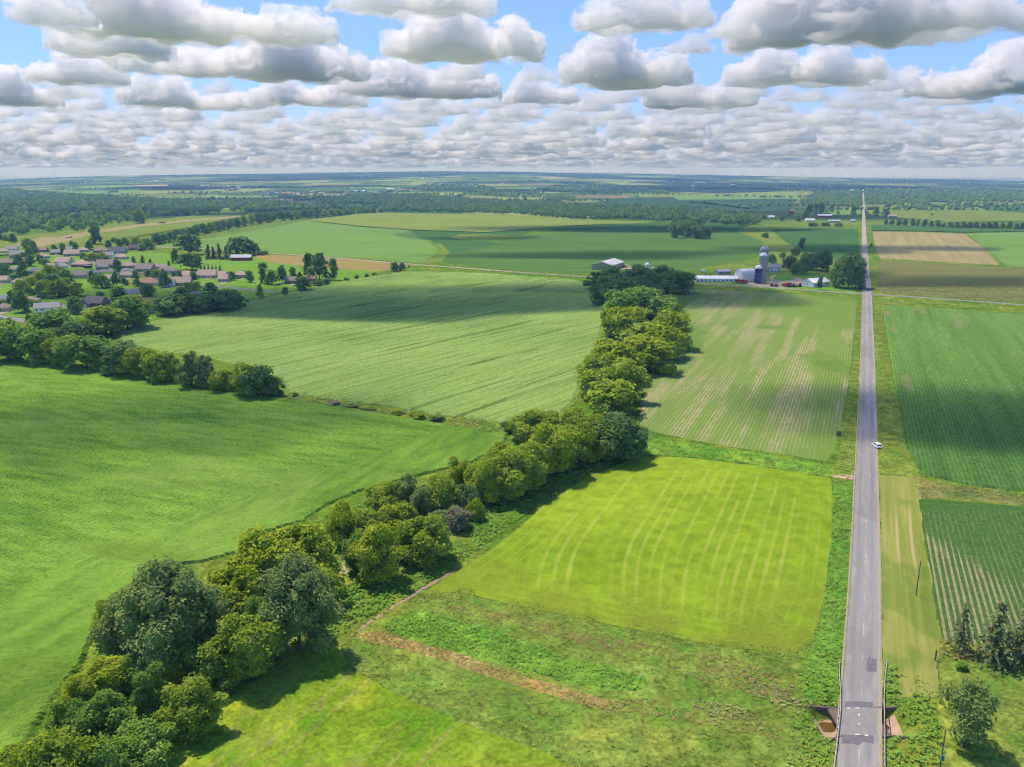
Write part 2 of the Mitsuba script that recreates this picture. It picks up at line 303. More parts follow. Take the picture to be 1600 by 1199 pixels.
# verges and rough ground (crop index, row direction)
field('verge', [(295.5,683.2),(300.4,683.2),(199.6,446.9),(131.1,290.1),(118.1,259.7),(110.6,259.7),(125.3,290.1),(148.9,342.4),(210.5,482.9)], 7, A_TAN, .045, 'olive roadside verge left of the road beside the sparse soybeans')
field('verge', [(307.6,675.7),(304,650.8),(202.7,415.6),(172.6,342.4),(150.5,290.1),(142.4,261.5),(139.3,259.7),(127.8,262.7),(162.6,342.4),(223.5,482.9)], 7, A_TAN, .045, 'olive roadside verge right of the road beside the dark soybeans')
field('mown_verge', [(127.7,261.5),(140.6,259.7),(120.1,215.7),(108.7,188.5),(96.9,161.5),(91.4,151.5),(85.2,138.4),(76.3,138.4),(76.3,144.7),(95.6,188.5)], 7, A_TAN, .045, 'mown yellow-green verge with tan tyre streaks right of the road', mat='mown_mat')
field('weedy_verge', [(109.4,255.4),(115.2,253.7),(90.6,195.7),(70.2,149.2),(63.9,137.2),(59.1,137.2),(58.8,144.7),(66.8,157.6),(77.6,178.7),(88.2,203.3)], 6, A_TAN, .045, 'tall green weeds between the hay field and the road')
field('field_margin', [(51.1,304.2),(84.8,287.1),(112.9,271.8),(120.2,265.9),(116.4,257.8),(109.9,259),(87.6,271.8),(66.3,279.9),(47.8,282.8)], 0, A_SOY, .045, 'green grass margin between the tan rows and the hay field')
field('field_margin', [(139.3,259.7),(150,250.8),(166.5,243),(208,218.4),(203.5,213.1),(161.3,234.6),(147.2,238.2),(130.9,240.8)], 12, 0, .045, 'brownish grass strip between the two crops right of the road')
field('rough_strip', [(-34.8,161.5),(-22.2,178.7),(-12.7,179.6),(0,173.5),(15,167.7),(29.1,162.2),(42.5,157.1),(54.3,153.9),(61.8,151.5),(58.7,138.4),(53.9,128.9),(51.8,119),(21,110),(16.3,114.6),(5.8,123.2),(-9.7,131.1),(-23.1,139.8),(-34.4,148.5),(-38.2,158.1)], 8, A_SOY, .045, 'olive-brown rough grassland across the middle of the meadow')
field('weed_band', [(-31.1,165.5),(-23,172.6),(-15,168.3),(-2.9,161.5),(9.7,153.9),(21.5,148),(27.7,144.3),(25.7,140.5),(16.8,140.9),(4,146.5),(-11.1,153.4),(-22.9,158.9)], 0, A_SOY, .055, 'lush green weed band crossing the rough grassland')
field('brown_grass_band', [(-34.8,161.5),(-29.1,162),(-14,154.4),(0,146.9),(12.9,140.5),(20.1,136.8),(17.4,134.8),(6.4,139.4),(-8,146.9),(-22.4,155.1),(-32.8,158.1)], 9, A_SOY, .06, 'reddish-brown grass band below the green weeds')
field('lawn', [(91.8,152.2),(97.9,149.9),(106.7,146.5),(136.5,134.5),(111.1,104.7),(68.7,104.7),(75.1,119)], 7, A_DK, .05, 'olive lawn under the big tree at the lower right')
field('bare_soil', [(-46.7,195.7),(-44.2,197.9),(-41.6,194.2),(-42,189.6),(-45,189.2)], 10, 0, .08, 'reddish bare mud between the hedgerow trees')
field('dirt_driveway', [(110.6,260.9),(118.8,261.5),(116.8,256.6),(111.2,258.4)], 10, 0, .07, 'tan dirt field entrance left of the road')
# ---------------------------------------------------------------- fields beyond
field('crop_field', [(-540.2,1208.3),(-516.3,1392),(-493,1963),(-322,1705),(-201,1600),(-154.9,1362.5),(-129.6,1280.8),(-108.9,1185.8),(-101.6,1066.6),(-114.9,976.3),(-196.7,1032),(-315,1103.7),(-383.8,1153.7),(-450.6,1185.8)], 2, -.3, .1, 'light green field beyond the gravel lane left of centre')
field('crop_field', [(-496,1963),(-434,2309),(-374,2390),(-181,2309),(0,2233),(231,1963),(305,1851),(138,1751),(-48,1524),(-201,1600),(-326,1728)], 3, -.1, .1, 'olive-yellow field below the dark woods')
field('crop_field', [(-225.3,1488.7),(-201,1600),(-55,1751),(56,1775),(17,1438.8),(-70.4,1488.7),(-93.9,1488.7),(-107.7,1407.3),(-91.4,1362.5),(-41.3,1307),(-10.1,1280.8),(-70,1103.7),(-86,1084.9),(-106.1,1219.8),(-142,1362.5),(-194.3,1407.3)], 1, .2, .1, 'dark green curved strip of crop in the far field')
field('grass_waterway', [(-112.6,976.3),(-99.9,1049),(-99.6,1164.2),(-123.5,1280.8),(-110.3,1268.2),(-85.6,1113.3),(-87.4,999.4),(-101,961.5)], 7, .2, .12, 'pale curving grass waterway in the far field')
field('crop_field', [(-85.6,1113.3),(-38.6,1219.8),(16.7,1407.3),(123,1561),(258,1640),(435,1580),(410.9,1334.2),(334.3,1066.6),(210.9,912.8),(132.8,926.2),(78.6,856.9),(0,899.8),(-60.7,954.2),(-86,983.9)], 11, -.1, .1, 'wide mid-green field beyond the cross road')
field('crop_field', [(136,1728),(305,1851),(447,1963),(516,1775),(441,1600),(261,1661),(63,1600)], 1, 0, .1, 'dark green field edge along the far woods')
field('pasture', [(435,1580),(523,1661),(447.1,1348.2),(395.4,1113.3),(331.3,899.8),(298.5,880.9),(329.3,1023.6),(399.9,1280.8)], 7, .3, .1, 'tan-olive pasture behind the silos')
field('crop_field', [(523,1640),(698,1640),(445,1032),(409.7,1032),(398.1,1103.7),(447.8,1334.2)], 1, 0, .1, 'dark green field left of the far road')
field('crop_field', [(452.7,999.4),(524,968.8),(560.5,926.2),(688.4,862.7),(506.2,627.6),(423.6,657.7),(375.5,686.9),(333.7,710.6),(335.6,731.5)], 12, 0, .08, 'brown-olive field right of the crossroads')
field('stubble_field', [(693,1561),(777,1542),(830.7,1488.7),(682.2,1164.2),(574.3,947),(531.9,983.9),(471.2,1032),(547.2,1219.8)], 4, A_TAN, .1, 'tan stubble field right of the road')
field('crop_field', [(843,1506),(1291,1640),(707.2,887.1),(575.7,933),(680.7,1153.7)], 2, 0, .1, 'bright green field at the right edge behind the stubble')
field('crop_field', [(781,1775),(897,1728),(1033,1640),(1395,1775),(1291,1640),(852,1524),(787,1561),(699,1580)], 1, 0, .1, 'dark green strip in front of the far windbreak')
field('crop_field', [(177,2837),(464,3722),(724,4223),(1450,4135),(1203,3410),(825,2480),(610,2435),(426,2726)], 5, 0, .1, 'blue-green field beyond the woods right of centre')
field('crop_field', [(807,4145),(1526,4374),(1352,3854),(741,3652)], 2, 0, .2, 'pale green strip in the blue-green far field')
field('crop_field', [(670,4302),(1132,4546),(1904,5323),(1828,4842),(1414,4125),(621,3986)], 3, 0, .1, 'yellowish scrub field in the far distance')
field('crop_field', [(1106,3234),(1489,4248),(1542,4165),(1184,3241)], 8, 0, .2, 'brown patch left of the far woods')
field('crop_field', [(1196,2781),(1662,3275),(2092,3349),(2541,3255),(1541,1963),(1215,1934),(1003,1878),(985,2025),(997,2271)], 7, 0, .1, 'olive field behind the windbreak at the right')
field('crop_field', [(1675,2978),(1959,3058),(2384,3052),(1843,2353),(1474,2353),(1493,2579)], 1, 0, .2, 'dark green strip in the olive field at the right')
field('crop_field', [(1064,2778),(1185,2781),(970,2271),(875,2233)], 2, 0, .1, 'light green paddock left of the far road')
field('crop_field', [(-764,3057),(-495,3169),(-413,2935),(-510,2715),(-646,2664)], 5, 0, .1, 'blue-green field between two far woods')
field('pasture', [(-878.8,1392),(-868.3,1488.7),(-852,1640),(-878,1963),(-860,2195),(-724,2310),(-616,1963),(-662,1683),(-659.1,1392),(-571.6,1164.2),(-634,1143.3),(-677.1,1066.6),(-761.7,1066.6),(-911.1,1280.8)], 7, .3, .08, 'yellow-green open ground below the left forest')
field('dirt_track', [(-752.7,1219.8),(-812.9,1392),(-779.9,1392),(-811,1561),(-817,1825),(-774,2057),(-700,2233),(-677,2159),(-740,1963),(-774,1728),(-762.7,1488.7),(-719.7,1320.4),(-708,1243.5),(-694.6,1185.8)], 4, .2, .12, 'tan dirt track along the foot of the left forest')
field('bare_soil', [(-859.7,1422.9),(-833.1,1488.7),(-757.6,1422.9),(-733.1,1307),(-764.1,1307)], 10, .2, .14, 'pale bare soil patch at the left below the forest')
field('pasture', [(-625.8,983.9),(-616.2,1049),(-606.8,1143.3),(-503,1113.3),(-430.2,1084.9),(-321.6,1066.6),(-222.4,999.4),(-129.1,954.2),(-156.8,817.8),(-200.6,735.8),(-225.9,668.4),(-263.2,627.6),(-261.3,518.2),(-344.2,574.6),(-372.1,574.6),(-427.9,574.6),(-719.7,983.9)], 0, .2, .05, 'green lawns between the houses of the suburb')
field('pasture', [(-351.1,1084.9),(-307.2,1075.7),(-193.6,1015.4),(-121.5,954.2),(-141.4,887.1),(-203.6,912.8),(-246.9,940),(-297.2,983.9)], 9, .1, .08, 'orange-brown dry grass beside the gravel lane')
field('pasture', [(-401.5,796.9),(-418.4,839.7),(-414.5,912.8),(-363.6,912.8),(-342.9,796.9),(-360.2,749.1)], 7, .1, .07, 'light lawn at the left edge')
field('sports_lawn', [(-3088,5675),(-3321,6899),(-2635,5846),(-2168,4760),(-2367,4469)], 2, .1, .2, 'pale green far field at the left')
field('crop_field', [(-2618,4543),(-2982,5518),(-2226,4766),(-1873,3878),(-2205,4163)], 2, 0, .1, 'far green field above the left forest')
field('bare_soil', [(-3041,6526),(-2797,6695),(-2588,6194),(-2700,5992)], 10, 0, .3, 'whitish far quarry strip')
field('crop_field', [(-1407,4953),(-1040,4046),(-809,3919),(-903,4462),(-1077,4610)], 4, 0, .2, 'tan far field by the town')
field('bare_soil', [(-243,3895),(-122,3918),(0,3459),(-82,3519),(-185,3651)], 4, 0, .2, 'tan far strip beside the woods')

matte('track_mat', lambda p, n, uv: mix((.15, .20, .035), mix((.27, .20, .12), (.42, .33, .21), speck(p)), smoothstep(.30, .45, fbm(p.x * .5, p.y * .5))))
# ---------------------------------------------------------------- roads
def ribbon(pts, width, z, step=8., uvw=True):
    ln = LineString(pts).segmentize(step); p = np.asarray(ln.coords)
    if len(pts) > 2:      # smooth the bends
        for _ in range(12): p[1:-1] = .5 * p[1:-1] + .25 * (p[:-2] + p[2:])
    t = np.gradient(p, axis=0); t /= np.linalg.norm(t, axis=1, keepdims=True); nrm = np.column_stack([-t[:, 1], t[:, 0]])
    s = np.concatenate([[0], np.cumsum(np.linalg.norm(np.diff(p, axis=0), axis=1))])
    us = np.linspace(0, 1, 5); v, uv = [], []
    for u in us:
        q = p + nrm * (.5 - u) * width
        crown = .06 * (1 - (2 * u - 1) ** 2)
        v.append(np.column_stack([q, np.where(q[:, 1] > 1500, terrain(*q.T), 0) + z + crown + np.where(q[:, 1] > 1500, 1.2, 0)])); uv.append(np.column_stack([np.full(len(p), u * width), s]))
    n = len(p); f = []
    for k in range(4):
        a = np.arange(n - 1) + k * n
        f += [np.stack([a, a + n, a + n + 1], 1), np.stack([a, a + n + 1, a + 1], 1)]
    return (np.vstack(v), np.vstack(f)), np.vstack(uv)
ROAD = [(54.3,104.7),(60.5,119),(67,133.5),(74.1,149.2),(94.7,195.7),(118.5,250.8),(158.3,342.4),(203.4,446.9),(314.6,706.5),(401.4,912.8),(557.3,1280.8),(788,1825),(1086,2527),(1712,3999),(2514,5890)]
m, uv = ribbon(ROAD, 7.0, .09)
ply('road', m, 'asphalt_mat', 'straight grey asphalt road running to the horizon', 'road', kind='structure', smooth=True, uv=uv)
m, uv = ribbon(ROAD, 7.8, .06)
ply('road_shoulder', m, 'gravel_mat', 'gravel shoulder along the road', 'road shoulder', kind='structure', smooth=True)
LANE = [(-779.7,1334.2),(-609.7,1243.5),(-540.2,1208.3),(-446.5,1174.9),(-312.4,1094.2),(-193.6,1015.4),(-122.4,961.5),(-58.6,919.5),(0,880.9),(76.6,834.1),(129.1,807.2),(178.3,782),(241.5,753.6),(284.2,723),(314.6,706.5),(353.4,686.9),(385.2,664.8),(415.1,644),(487.1,602.9)]
m, uv = ribbon(LANE[:9], 7.5, .13); ply('gravel_lane', m, 'gravel_mat', 'pale lane between the suburb and the far fields', 'road', kind='structure', smooth=True)
m, uv = ribbon(LANE[8:], 7.0, .08); ply('cross_road', m, 'lane_mat', 'narrow grey road crossing the main road by the farmstead', 'road', kind='structure', smooth=True)

TRACK = np.array([(-36,161.5),(-33.8,165.5),(-30.5,171.1),(-25.3,178.1),(-18.2,187.5),(-14.8,192)])
for i, o in enumerate((-.95, .85)):
    m, uv = ribbon(TRACK + [o * .5, o], .75, .03); ply(num('dirt_track'), m, 'track_mat', ('lower', 'upper')[i] + ' rut of the tan dirt track leaving the hedgerow', 'track', kind='structure', smooth=True)

# ---------------------------------------------------------------- clouds: closed volumes of scattering droplets
def nets(F, vox, org):
    """Surface nets: the zero level of the grid F (positive inside) as triangles."""
    S = F > 0
    c = [S[i:S.shape[0] - 1 + i, j:S.shape[1] - 1 + j, k:S.shape[2] - 1 + k] for i in (0, 1) for j in (0, 1) for k in (0, 1)]
    cnt = sum(x.astype(int) for x in c); act = (cnt > 0) & (cnt < 8)
    idx = -np.ones(act.shape, int); A = np.argwhere(act); idx[act] = np.arange(len(A))
    acc, w = np.zeros((len(A), 3)), np.zeros(len(A))
    corner = [(i, j, k) for i in (0, 1) for j in (0, 1) for k in (0, 1)]
    val = {o: F[A[:, 0] + o[0], A[:, 1] + o[1], A[:, 2] + o[2]] for o in corner}
    for a in corner:
        for ax in range(3):
            if a[ax] == 0:
                b = tuple(1 if i == ax else a[i] for i in range(3)); fa, fb = val[a], val[b]
                on = (fa > 0) != (fb > 0); t = np.where(on, fa / np.where(on, fa - fb, 1), 0)
                pt = np.array(a, float) + 0 * acc; pt[:, ax] = t
                acc += pt * on[:, None]; w += on
    V = (A + acc / w[:, None]) * vox + org
    faces = []
    for ax in range(3):
        o = [i for i in range(3) if i != ax]
        s0 = [slice(1, -1)] * 3; s0[ax] = slice(0, -1); s1 = list(s0); s1[ax] = slice(1, None)
        a, b = S[tuple(s0)], S[tuple(s1)]
        E = np.argwhere(a != b); inn = a[tuple(E.T)]
        E = E + 1; E[:, ax] -= 1
        q = []
        for d0, d1 in ((-1, -1), (0, -1), (0, 0), (-1, 0)):
            C = E.copy(); C[:, o[0]] += d0; C[:, o[1]] += d1; q.append(idx[tuple(C.T)])
        q = np.stack(q, 1)
        flip = inn if ax != 1 else ~inn
        q[~flip] = q[~flip][:, ::-1]
        faces.append(q)
    q = np.vstack(faces); q = q[(q >= 0).all(1)]
    return V, np.vstack([q[:, [0, 1, 2]], q[:, [0, 2, 3]]])
def cumulus(seed, W_, D_, H_, vox, n=46):
    """A heap cloud W_ wide, D_ deep and H_ tall over a flat base at z = 0."""
    g = np.random.default_rng(seed); S = []
    m = max(2, int(W_ / 700) + 1)
    tw = [(g.uniform(-.38, .38) * W_, g.uniform(-.25, .25) * D_, g.uniform(.5, 1.) if i else 1.) for i in range(m)]
    for i in range(n):
        c = tw[g.integers(m)]; k = g.random() ** .6
        a = g.uniform(0, 2 * math.pi); rr = (1 - .75 * k) * g.random() ** .5
        r = H_ * (.09 + .19 * g.random() ** 1.5) * (1.15 - .4 * k)
        x, y = c[0] + math.cos(a) * rr * W_ * .30, c[1] + math.sin(a) * rr * D_ * .32
        z = k * max(H_ * c[2] - r, 0) * (1 - .35 * rr)
        S.append((x, y, z, r))
    for i in range(n // 2):
        a = g.uniform(0, 2 * math.pi); rr = g.random() ** .5; r = H_ * g.uniform(.12, .26)
        S.append((math.cos(a) * rr * W_ * .46, math.sin(a) * rr * D_ * .44, r * .2, r))
    for i in range(7):        # torn scraps beside the main heap
        a = g.uniform(0, 2 * math.pi); x, y = math.cos(a) * W_ * g.uniform(.46, .62), math.sin(a) * D_ * g.uniform(.4, .6)
        for j in range(5): S.append((x + g.normal(0, .05) * W_, y + g.normal(0, .05) * D_, g.uniform(.02, .3) * H_, H_ * g.uniform(.07, .14)))
    S = np.array(S); lo, hi = (S[:, :3] - S[:, 3:]).min(0) - 2.5 * vox - .12 * H_, (S[:, :3] + S[:, 3:]).max(0) + 2.5 * vox + .12 * H_
    lo[2] = -.12 * H_ - 2 * vox
    ax = [np.arange(a, b, vox) for a, b in zip(lo, hi)]
    P = np.stack(np.meshgrid(*ax, indexing='ij'), -1)
    F = np.full(P.shape[:3], -1e9)
    for x, y, z, r in S:
        F = np.maximum(F, r - np.sqrt((P[..., 0] - x) ** 2 + (P[..., 1] - y) ** 2 + (P[..., 2] - z) ** 2))
    near = np.abs(F) < .34 * H_
    q = P[near] / (.27 * H_) + seed * 3.1
    bill = sum(.6 ** o * (.5 - np.abs(2 * meshkit.noise(q * 2.1 ** o, seed + o) - 1)) for o in range(5))
    F[near] += .40 * H_ * bill - .42 * H_ * (meshkit.fbm(P[near] / (.8 * H_) + seed, 2, seed + 9) - .47)
    base = P[..., 2] + .34 * H_ * (meshkit.fbm(P / (.45 * H_) + 9, 2, seed) - .42)
    F = np.minimum(F, base)
    for i in range(3):
        sl = [slice(None)] * 3
        for e in (0, -1): sl[i] = e; F[tuple(sl)] = -1
    return nets(F, vox, lo)
scene['droplets'] = {'type': 'homogeneous', 'albedo': rgb(.9995, .9995, .9995), 'sigma_t': .015, 'phase': {'type': 'hg', 'g': .45}}
scene['droplets_far'] = {'type': 'homogeneous', 'albedo': rgb(.9995, .9995, .9995), 'sigma_t': .0075, 'phase': {'type': 'hg', 'g': .45}}
scene['droplets_thin'] = {'type': 'homogeneous', 'albedo': rgb(.9995, .9995, .9995), 'sigma_t': .009, 'phase': {'type': 'hg', 'g': .45}}
scene['clear'] = {'type': 'null'}
CLOUD_BASE = 1100.
HERO = [(-2368,6370,1895,379),(-2747,8800,2184,463),(-416,7422,1110,344),(-585,5463,928,177),(890,6002,1024,267),(1327,9512,1219,473),(2581,6427,1673,402),(3253,9385,1485,368),(5900,10834,1557,443),(438,11551,919,333),(-6945,12051,822,420),(-3497,7422,777,322),(-1129,10669,1775,371),(-4809,9385,919,255),(2722,12373,1408,338),(-4693,12373,1877,282),(-2924,12051,1553,329),(1649,6427,287,124),(1475,7057,369,105),(-3080,5857,477,217)]
g0 = np.random.default_rng(3); hv, hf, hn, placed = [], [], 0, []
for i, (x, y, w, h) in enumerate(HERO):
    v, f = cumulus(20 + i, w * .88, min(w * .26, 360), h * g0.uniform(1.0, 1.45), max(9.5, w / 170.), 84)
    a = math.atan2(x, y); ca, sa = math.cos(a), math.sin(a)
    v = np.column_stack([x + v[:, 0] * ca + v[:, 1] * sa, y - v[:, 0] * sa + v[:, 1] * ca, CLOUD_BASE + v[:, 2] + 12 * (i % 3)])
    placed.append((x, y, w * .5)); hv.append(v); hf.append(f + hn); hn += len(v)
scene['cumulus_clouds'] = mikit.ply((np.vstack(hv), np.vstack(hf)), 'clear', interior={'type': 'ref', 'id': 'droplets'})
tag('cumulus_clouds', 'large grey-based white cumulus clouds across the top of the photo', 'clouds', kind='stuff')
protos = [cumulus(60 + i, *d) for i, d in enumerate([(800, 380, 270, 16.), (1100, 430, 330, 18.), (600, 320, 230, 13.), (1400, 480, 340, 20.), (950, 340, 220, 16.), (420, 280, 190, 11.)])]
fv, ff, fn = [], [], 0; g = np.random.default_rng(5)
for k in range(6500):
    y = 9000 * (85000 / 9000) ** g.random(); x = y * g.uniform(-.78, .78)
    i = int(g.integers(len(protos))); s = g.uniform(.7, 1.25) * (1.0 + 1.2 * sstep(12000, 34000, y))
    R = .46 * (protos[i][0][:, 0].max() - protos[i][0][:, 0].min()) * s
    if any((x - a) ** 2 + (y - b) ** 2 < ((1.22 if y < 14000 else 1.12) * (R + c)) ** 2 for a, b, c in placed): continue
    placed.append((x, y, R)); a = g.uniform(-.5, .5) + math.pi * (g.random() < .5); ca, sa = math.cos(a), math.sin(a); v, f = protos[i]
    fv.append(np.column_stack([x + s * (v[:, 0] * ca + v[:, 1] * sa), y + s * (-v[:, 0] * sa + v[:, 1] * ca), CLOUD_BASE + 60 * g.random() + 1.25 * s * v[:, 2]])); ff.append(f + fn); fn += len(v)
scene['distant_clouds'] = mikit.ply((np.vstack(fv), np.vstack(ff)), 'clear', interior={'type': 'ref', 'id': 'droplets_far'})
tag('distant_clouds', 'field of small distant clouds above the horizon', 'clouds', kind='stuff')
print('clouds', len(fv), hn, fn, sum(map(len, hf)) + sum(map(len, ff)))
# clouds nearer than the frame shows, whose shadows drift over the fields
def lens(cx, cy, rx, ry, h, seed, rot=0.):
    nr, na = 14, 40; g = np.linspace(0, 1, nr); a = np.arange(na) * 2 * math.pi / na; v, f = [], []
    R, A = np.meshgrid(g, a, indexing='ij'); k = 1 + .5 * (meshkit.fbm(np.stack([np.cos(A) * 1.7, np.sin(A) * 1.7, A * 0 + seed], -1), 3) - .5)
    x, y = R * k * rx * np.cos(A), R * k * ry * np.sin(A)
    n = .55 + .9 * meshkit.fbm(np.stack([x / 130., y / 130., x * 0 + seed], -1), 3)
    t = h * (1 - R ** 2) ** 1.3 * n
    X, Y = cx + x * math.cos(rot) - y * math.sin(rot), cy + x * math.sin(rot) + y * math.cos(rot)
    top, bot = np.stack([X, Y, CLOUD_BASE + t + .02], -1).reshape(-1, 3), np.stack([X, Y, CLOUD_BASE - .12 * t - .02], -1).reshape(-1, 3)
    i, j = np.meshgrid(np.arange(nr - 1), np.arange(na), indexing='ij'); p = i * na + j; q = i * na + (j + 1) % na
    ft = np.vstack([np.stack([p, p + na, q + na], -1).reshape(-1, 3), np.stack([p, q + na, q], -1).reshape(-1, 3)])
    N = len(top); rim = np.arange(na) + (nr - 1) * na; rim2 = np.roll(rim, -1)
    side = np.vstack([np.stack([rim, rim + N, rim2 + N], 1), np.stack([rim, rim2 + N, rim2], 1)])
    return np.vstack([top, bot]), np.vstack([ft, ft[:, ::-1] + N, side])
OVER = [(-107.6,668.4,330,95,330),(91.8,714.7,170,75,300),(305.7,851,150,60,170),(191.7,327.8,85,50,260),(152.3,350.7,52,30,70),
(-165.9,340.4,62,24,120),(-119,297.7,60,22,120),(-204.5,304.2,40,26,190),(-82.8,330.6,60,22,110),(258.1,1640.1,420,110,330),
(111.9,1084.9,270,42,260),(441.2,1185.8,150,60,300),(610.1,1185.8,130,45,200),(433.4,796.9,230,40,180),(-43.9,1392,130,45,160),
(-904.7,2309.7,500,150,200),(-441.5,851,140,60,90)]
ov, of, on = [], [], 0; off = (CLOUD_BASE + 40) / SUN[2] * SUN
for i, (x, y, rx, ry, h) in enumerate(OVER):
    v, f = lens(x + off[0], y + off[1], float(rx), float(ry), float(h), i * 5.3, .15 * (i % 3)); v[:, 2] += 130 * (i % 5)
    v[:, :2] += 130 * (i % 5) / SUN[2] * SUN[:2]; ov.append(v); of.append(f + on); on += len(v)
scene['overhead_clouds'] = mikit.ply((np.vstack(ov), np.vstack(of)), 'clear', interior={'type': 'ref', 'id': 'droplets_thin'})
tag('overhead_clouds', 'clouds above the frame that shade parts of the fields', 'clouds', kind='stuff')

# ---------------------------------------------------------------- trees
def leaf_colour(lo, hi, tip, k=0.):
    def fn(p, n, uv):
        s = .5 * noise(p.x * .9, p.y * .9, p.z * .9) + .5 * noise(p.x * 2.9, p.y * 2.9, p.z * 2.9)
        t = fbm(p.x * .06 + k, p.y * .06)
        c = mix(lo, hi, dr.clip(.15 + .6 * s + .7 * (t - .4), 0, 1))
        return mix(c, tip, .55 * smoothstep(.55, .8, noise(p.x * .45 + k, p.y * .45, p.z * .45)))
    return fn
LEAF = {'lime': ((.18, .27, .018), (.42, .53, .040), (.52, .58, .06)), 'olive': ((.15, .25, .022), (.34, .46, .046), (.43, .50, .07)),
        'green': ((.105, .235, .03), (.26, .42, .065), (.34, .48, .08)), 'dark': ((.08, .175, .045), (.20, .335, .085), (.27, .40, .11)),
        'grey': ((.12, .20, .055), (.29, .395, .105), (.37, .46, .13)), 'brown': ((.20, .20, .11), (.34, .34, .19), (.28, .36, .11)), 'spruce': ((.12, .17, .06), (.27, .32, .125), (.33, .36, .16)),
        'lush': ((.12, .29, .035), (.27, .50, .07), (.34, .55, .09)), 'meadow': ((.18, .29, .04), (.34, .47, .08), (.42, .52, .11)), 'straw': ((.26, .26, .09), (.46, .44, .20), (.54, .50, .26)), 'rust': ((.26, .20, .075), (.50, .38, .17), (.40, .40, .12))}
for i, (k, v) in enumerate(LEAF.items()):
    scene[f'leaf_{k}'] = {'type': 'principledthin', 'base_color': proc(leaf_colour(*v, i * 7.)), 'roughness': .75, 'diff_trans': .4, 'spec_trans': 0.}
matte('bark_mat', lambda p, n, uv: mix((.06, .048, .036), (.14, .115, .09), noise(p.x * 3, p.y * 3, p.z * .8)))

def tube(pts, rad, sides=6):
    p = np.asarray(pts, float); t = np.gradient(p, axis=0); t /= np.linalg.norm(t, axis=1, keepdims=True)
    a = np.cross(t, [0.31, .95, .05]); a /= np.linalg.norm(a, axis=1, keepdims=True); b = np.cross(t, a)
    an = np.arange(sides) * 2 * math.pi / sides
    v = (p[:, None] + np.asarray(rad)[:, None, None] * (np.cos(an)[None, :, None] * a[:, None] + np.sin(an)[None, :, None] * b[:, None])).reshape(-1, 3)
    i, j = np.meshgrid(np.arange(len(p) - 1), np.arange(sides), indexing='ij')
    q = np.stack([i * sides + j, i * sides + (j + 1) % sides, (i + 1) * sides + (j + 1) % sides, (i + 1) * sides + j], -1).reshape(-1, 4)
    return v, np.vstack([q[:, [0, 1, 2]], q[:, [0, 2, 3]]])
def join(ms):
    v, f, n = [], [], 0
    for a, b in ms: v.append(a); f.append(np.asarray(b) + n); n += len(a)
    return np.vstack(v), np.vstack(f)
def unit(g, n):
    d = g.normal(size=(n, 3)); return d / np.linalg.norm(d, axis=1, keepdims=True)
def leaves(pos, nrm, size, g):
    n = len(pos); nrm = nrm / np.linalg.norm(nrm, axis=1, keepdims=True)
    a = np.cross(nrm, unit(g, n)); a /= np.linalg.norm(a, axis=1, keepdims=True) + 1e-9; b = np.cross(nrm, a)
    s = size * g.uniform(.6, 1.35, (n, 1)); w = s * g.uniform(.45, .8, (n, 1))
    v = np.stack([pos - a * s * .6, pos + b * w * .6 + nrm * s * .14, pos + a * s * .75, pos - b * w * .6 + nrm * s * .1], 1).reshape(-1, 3)
    i = np.arange(n)[:, None] * 4
    return v, np.vstack([i + [0, 1, 2], i + [0, 2, 3]])
ICO = trimesh.creation.icosphere(1); ICO0 = trimesh.creation.icosphere(0)
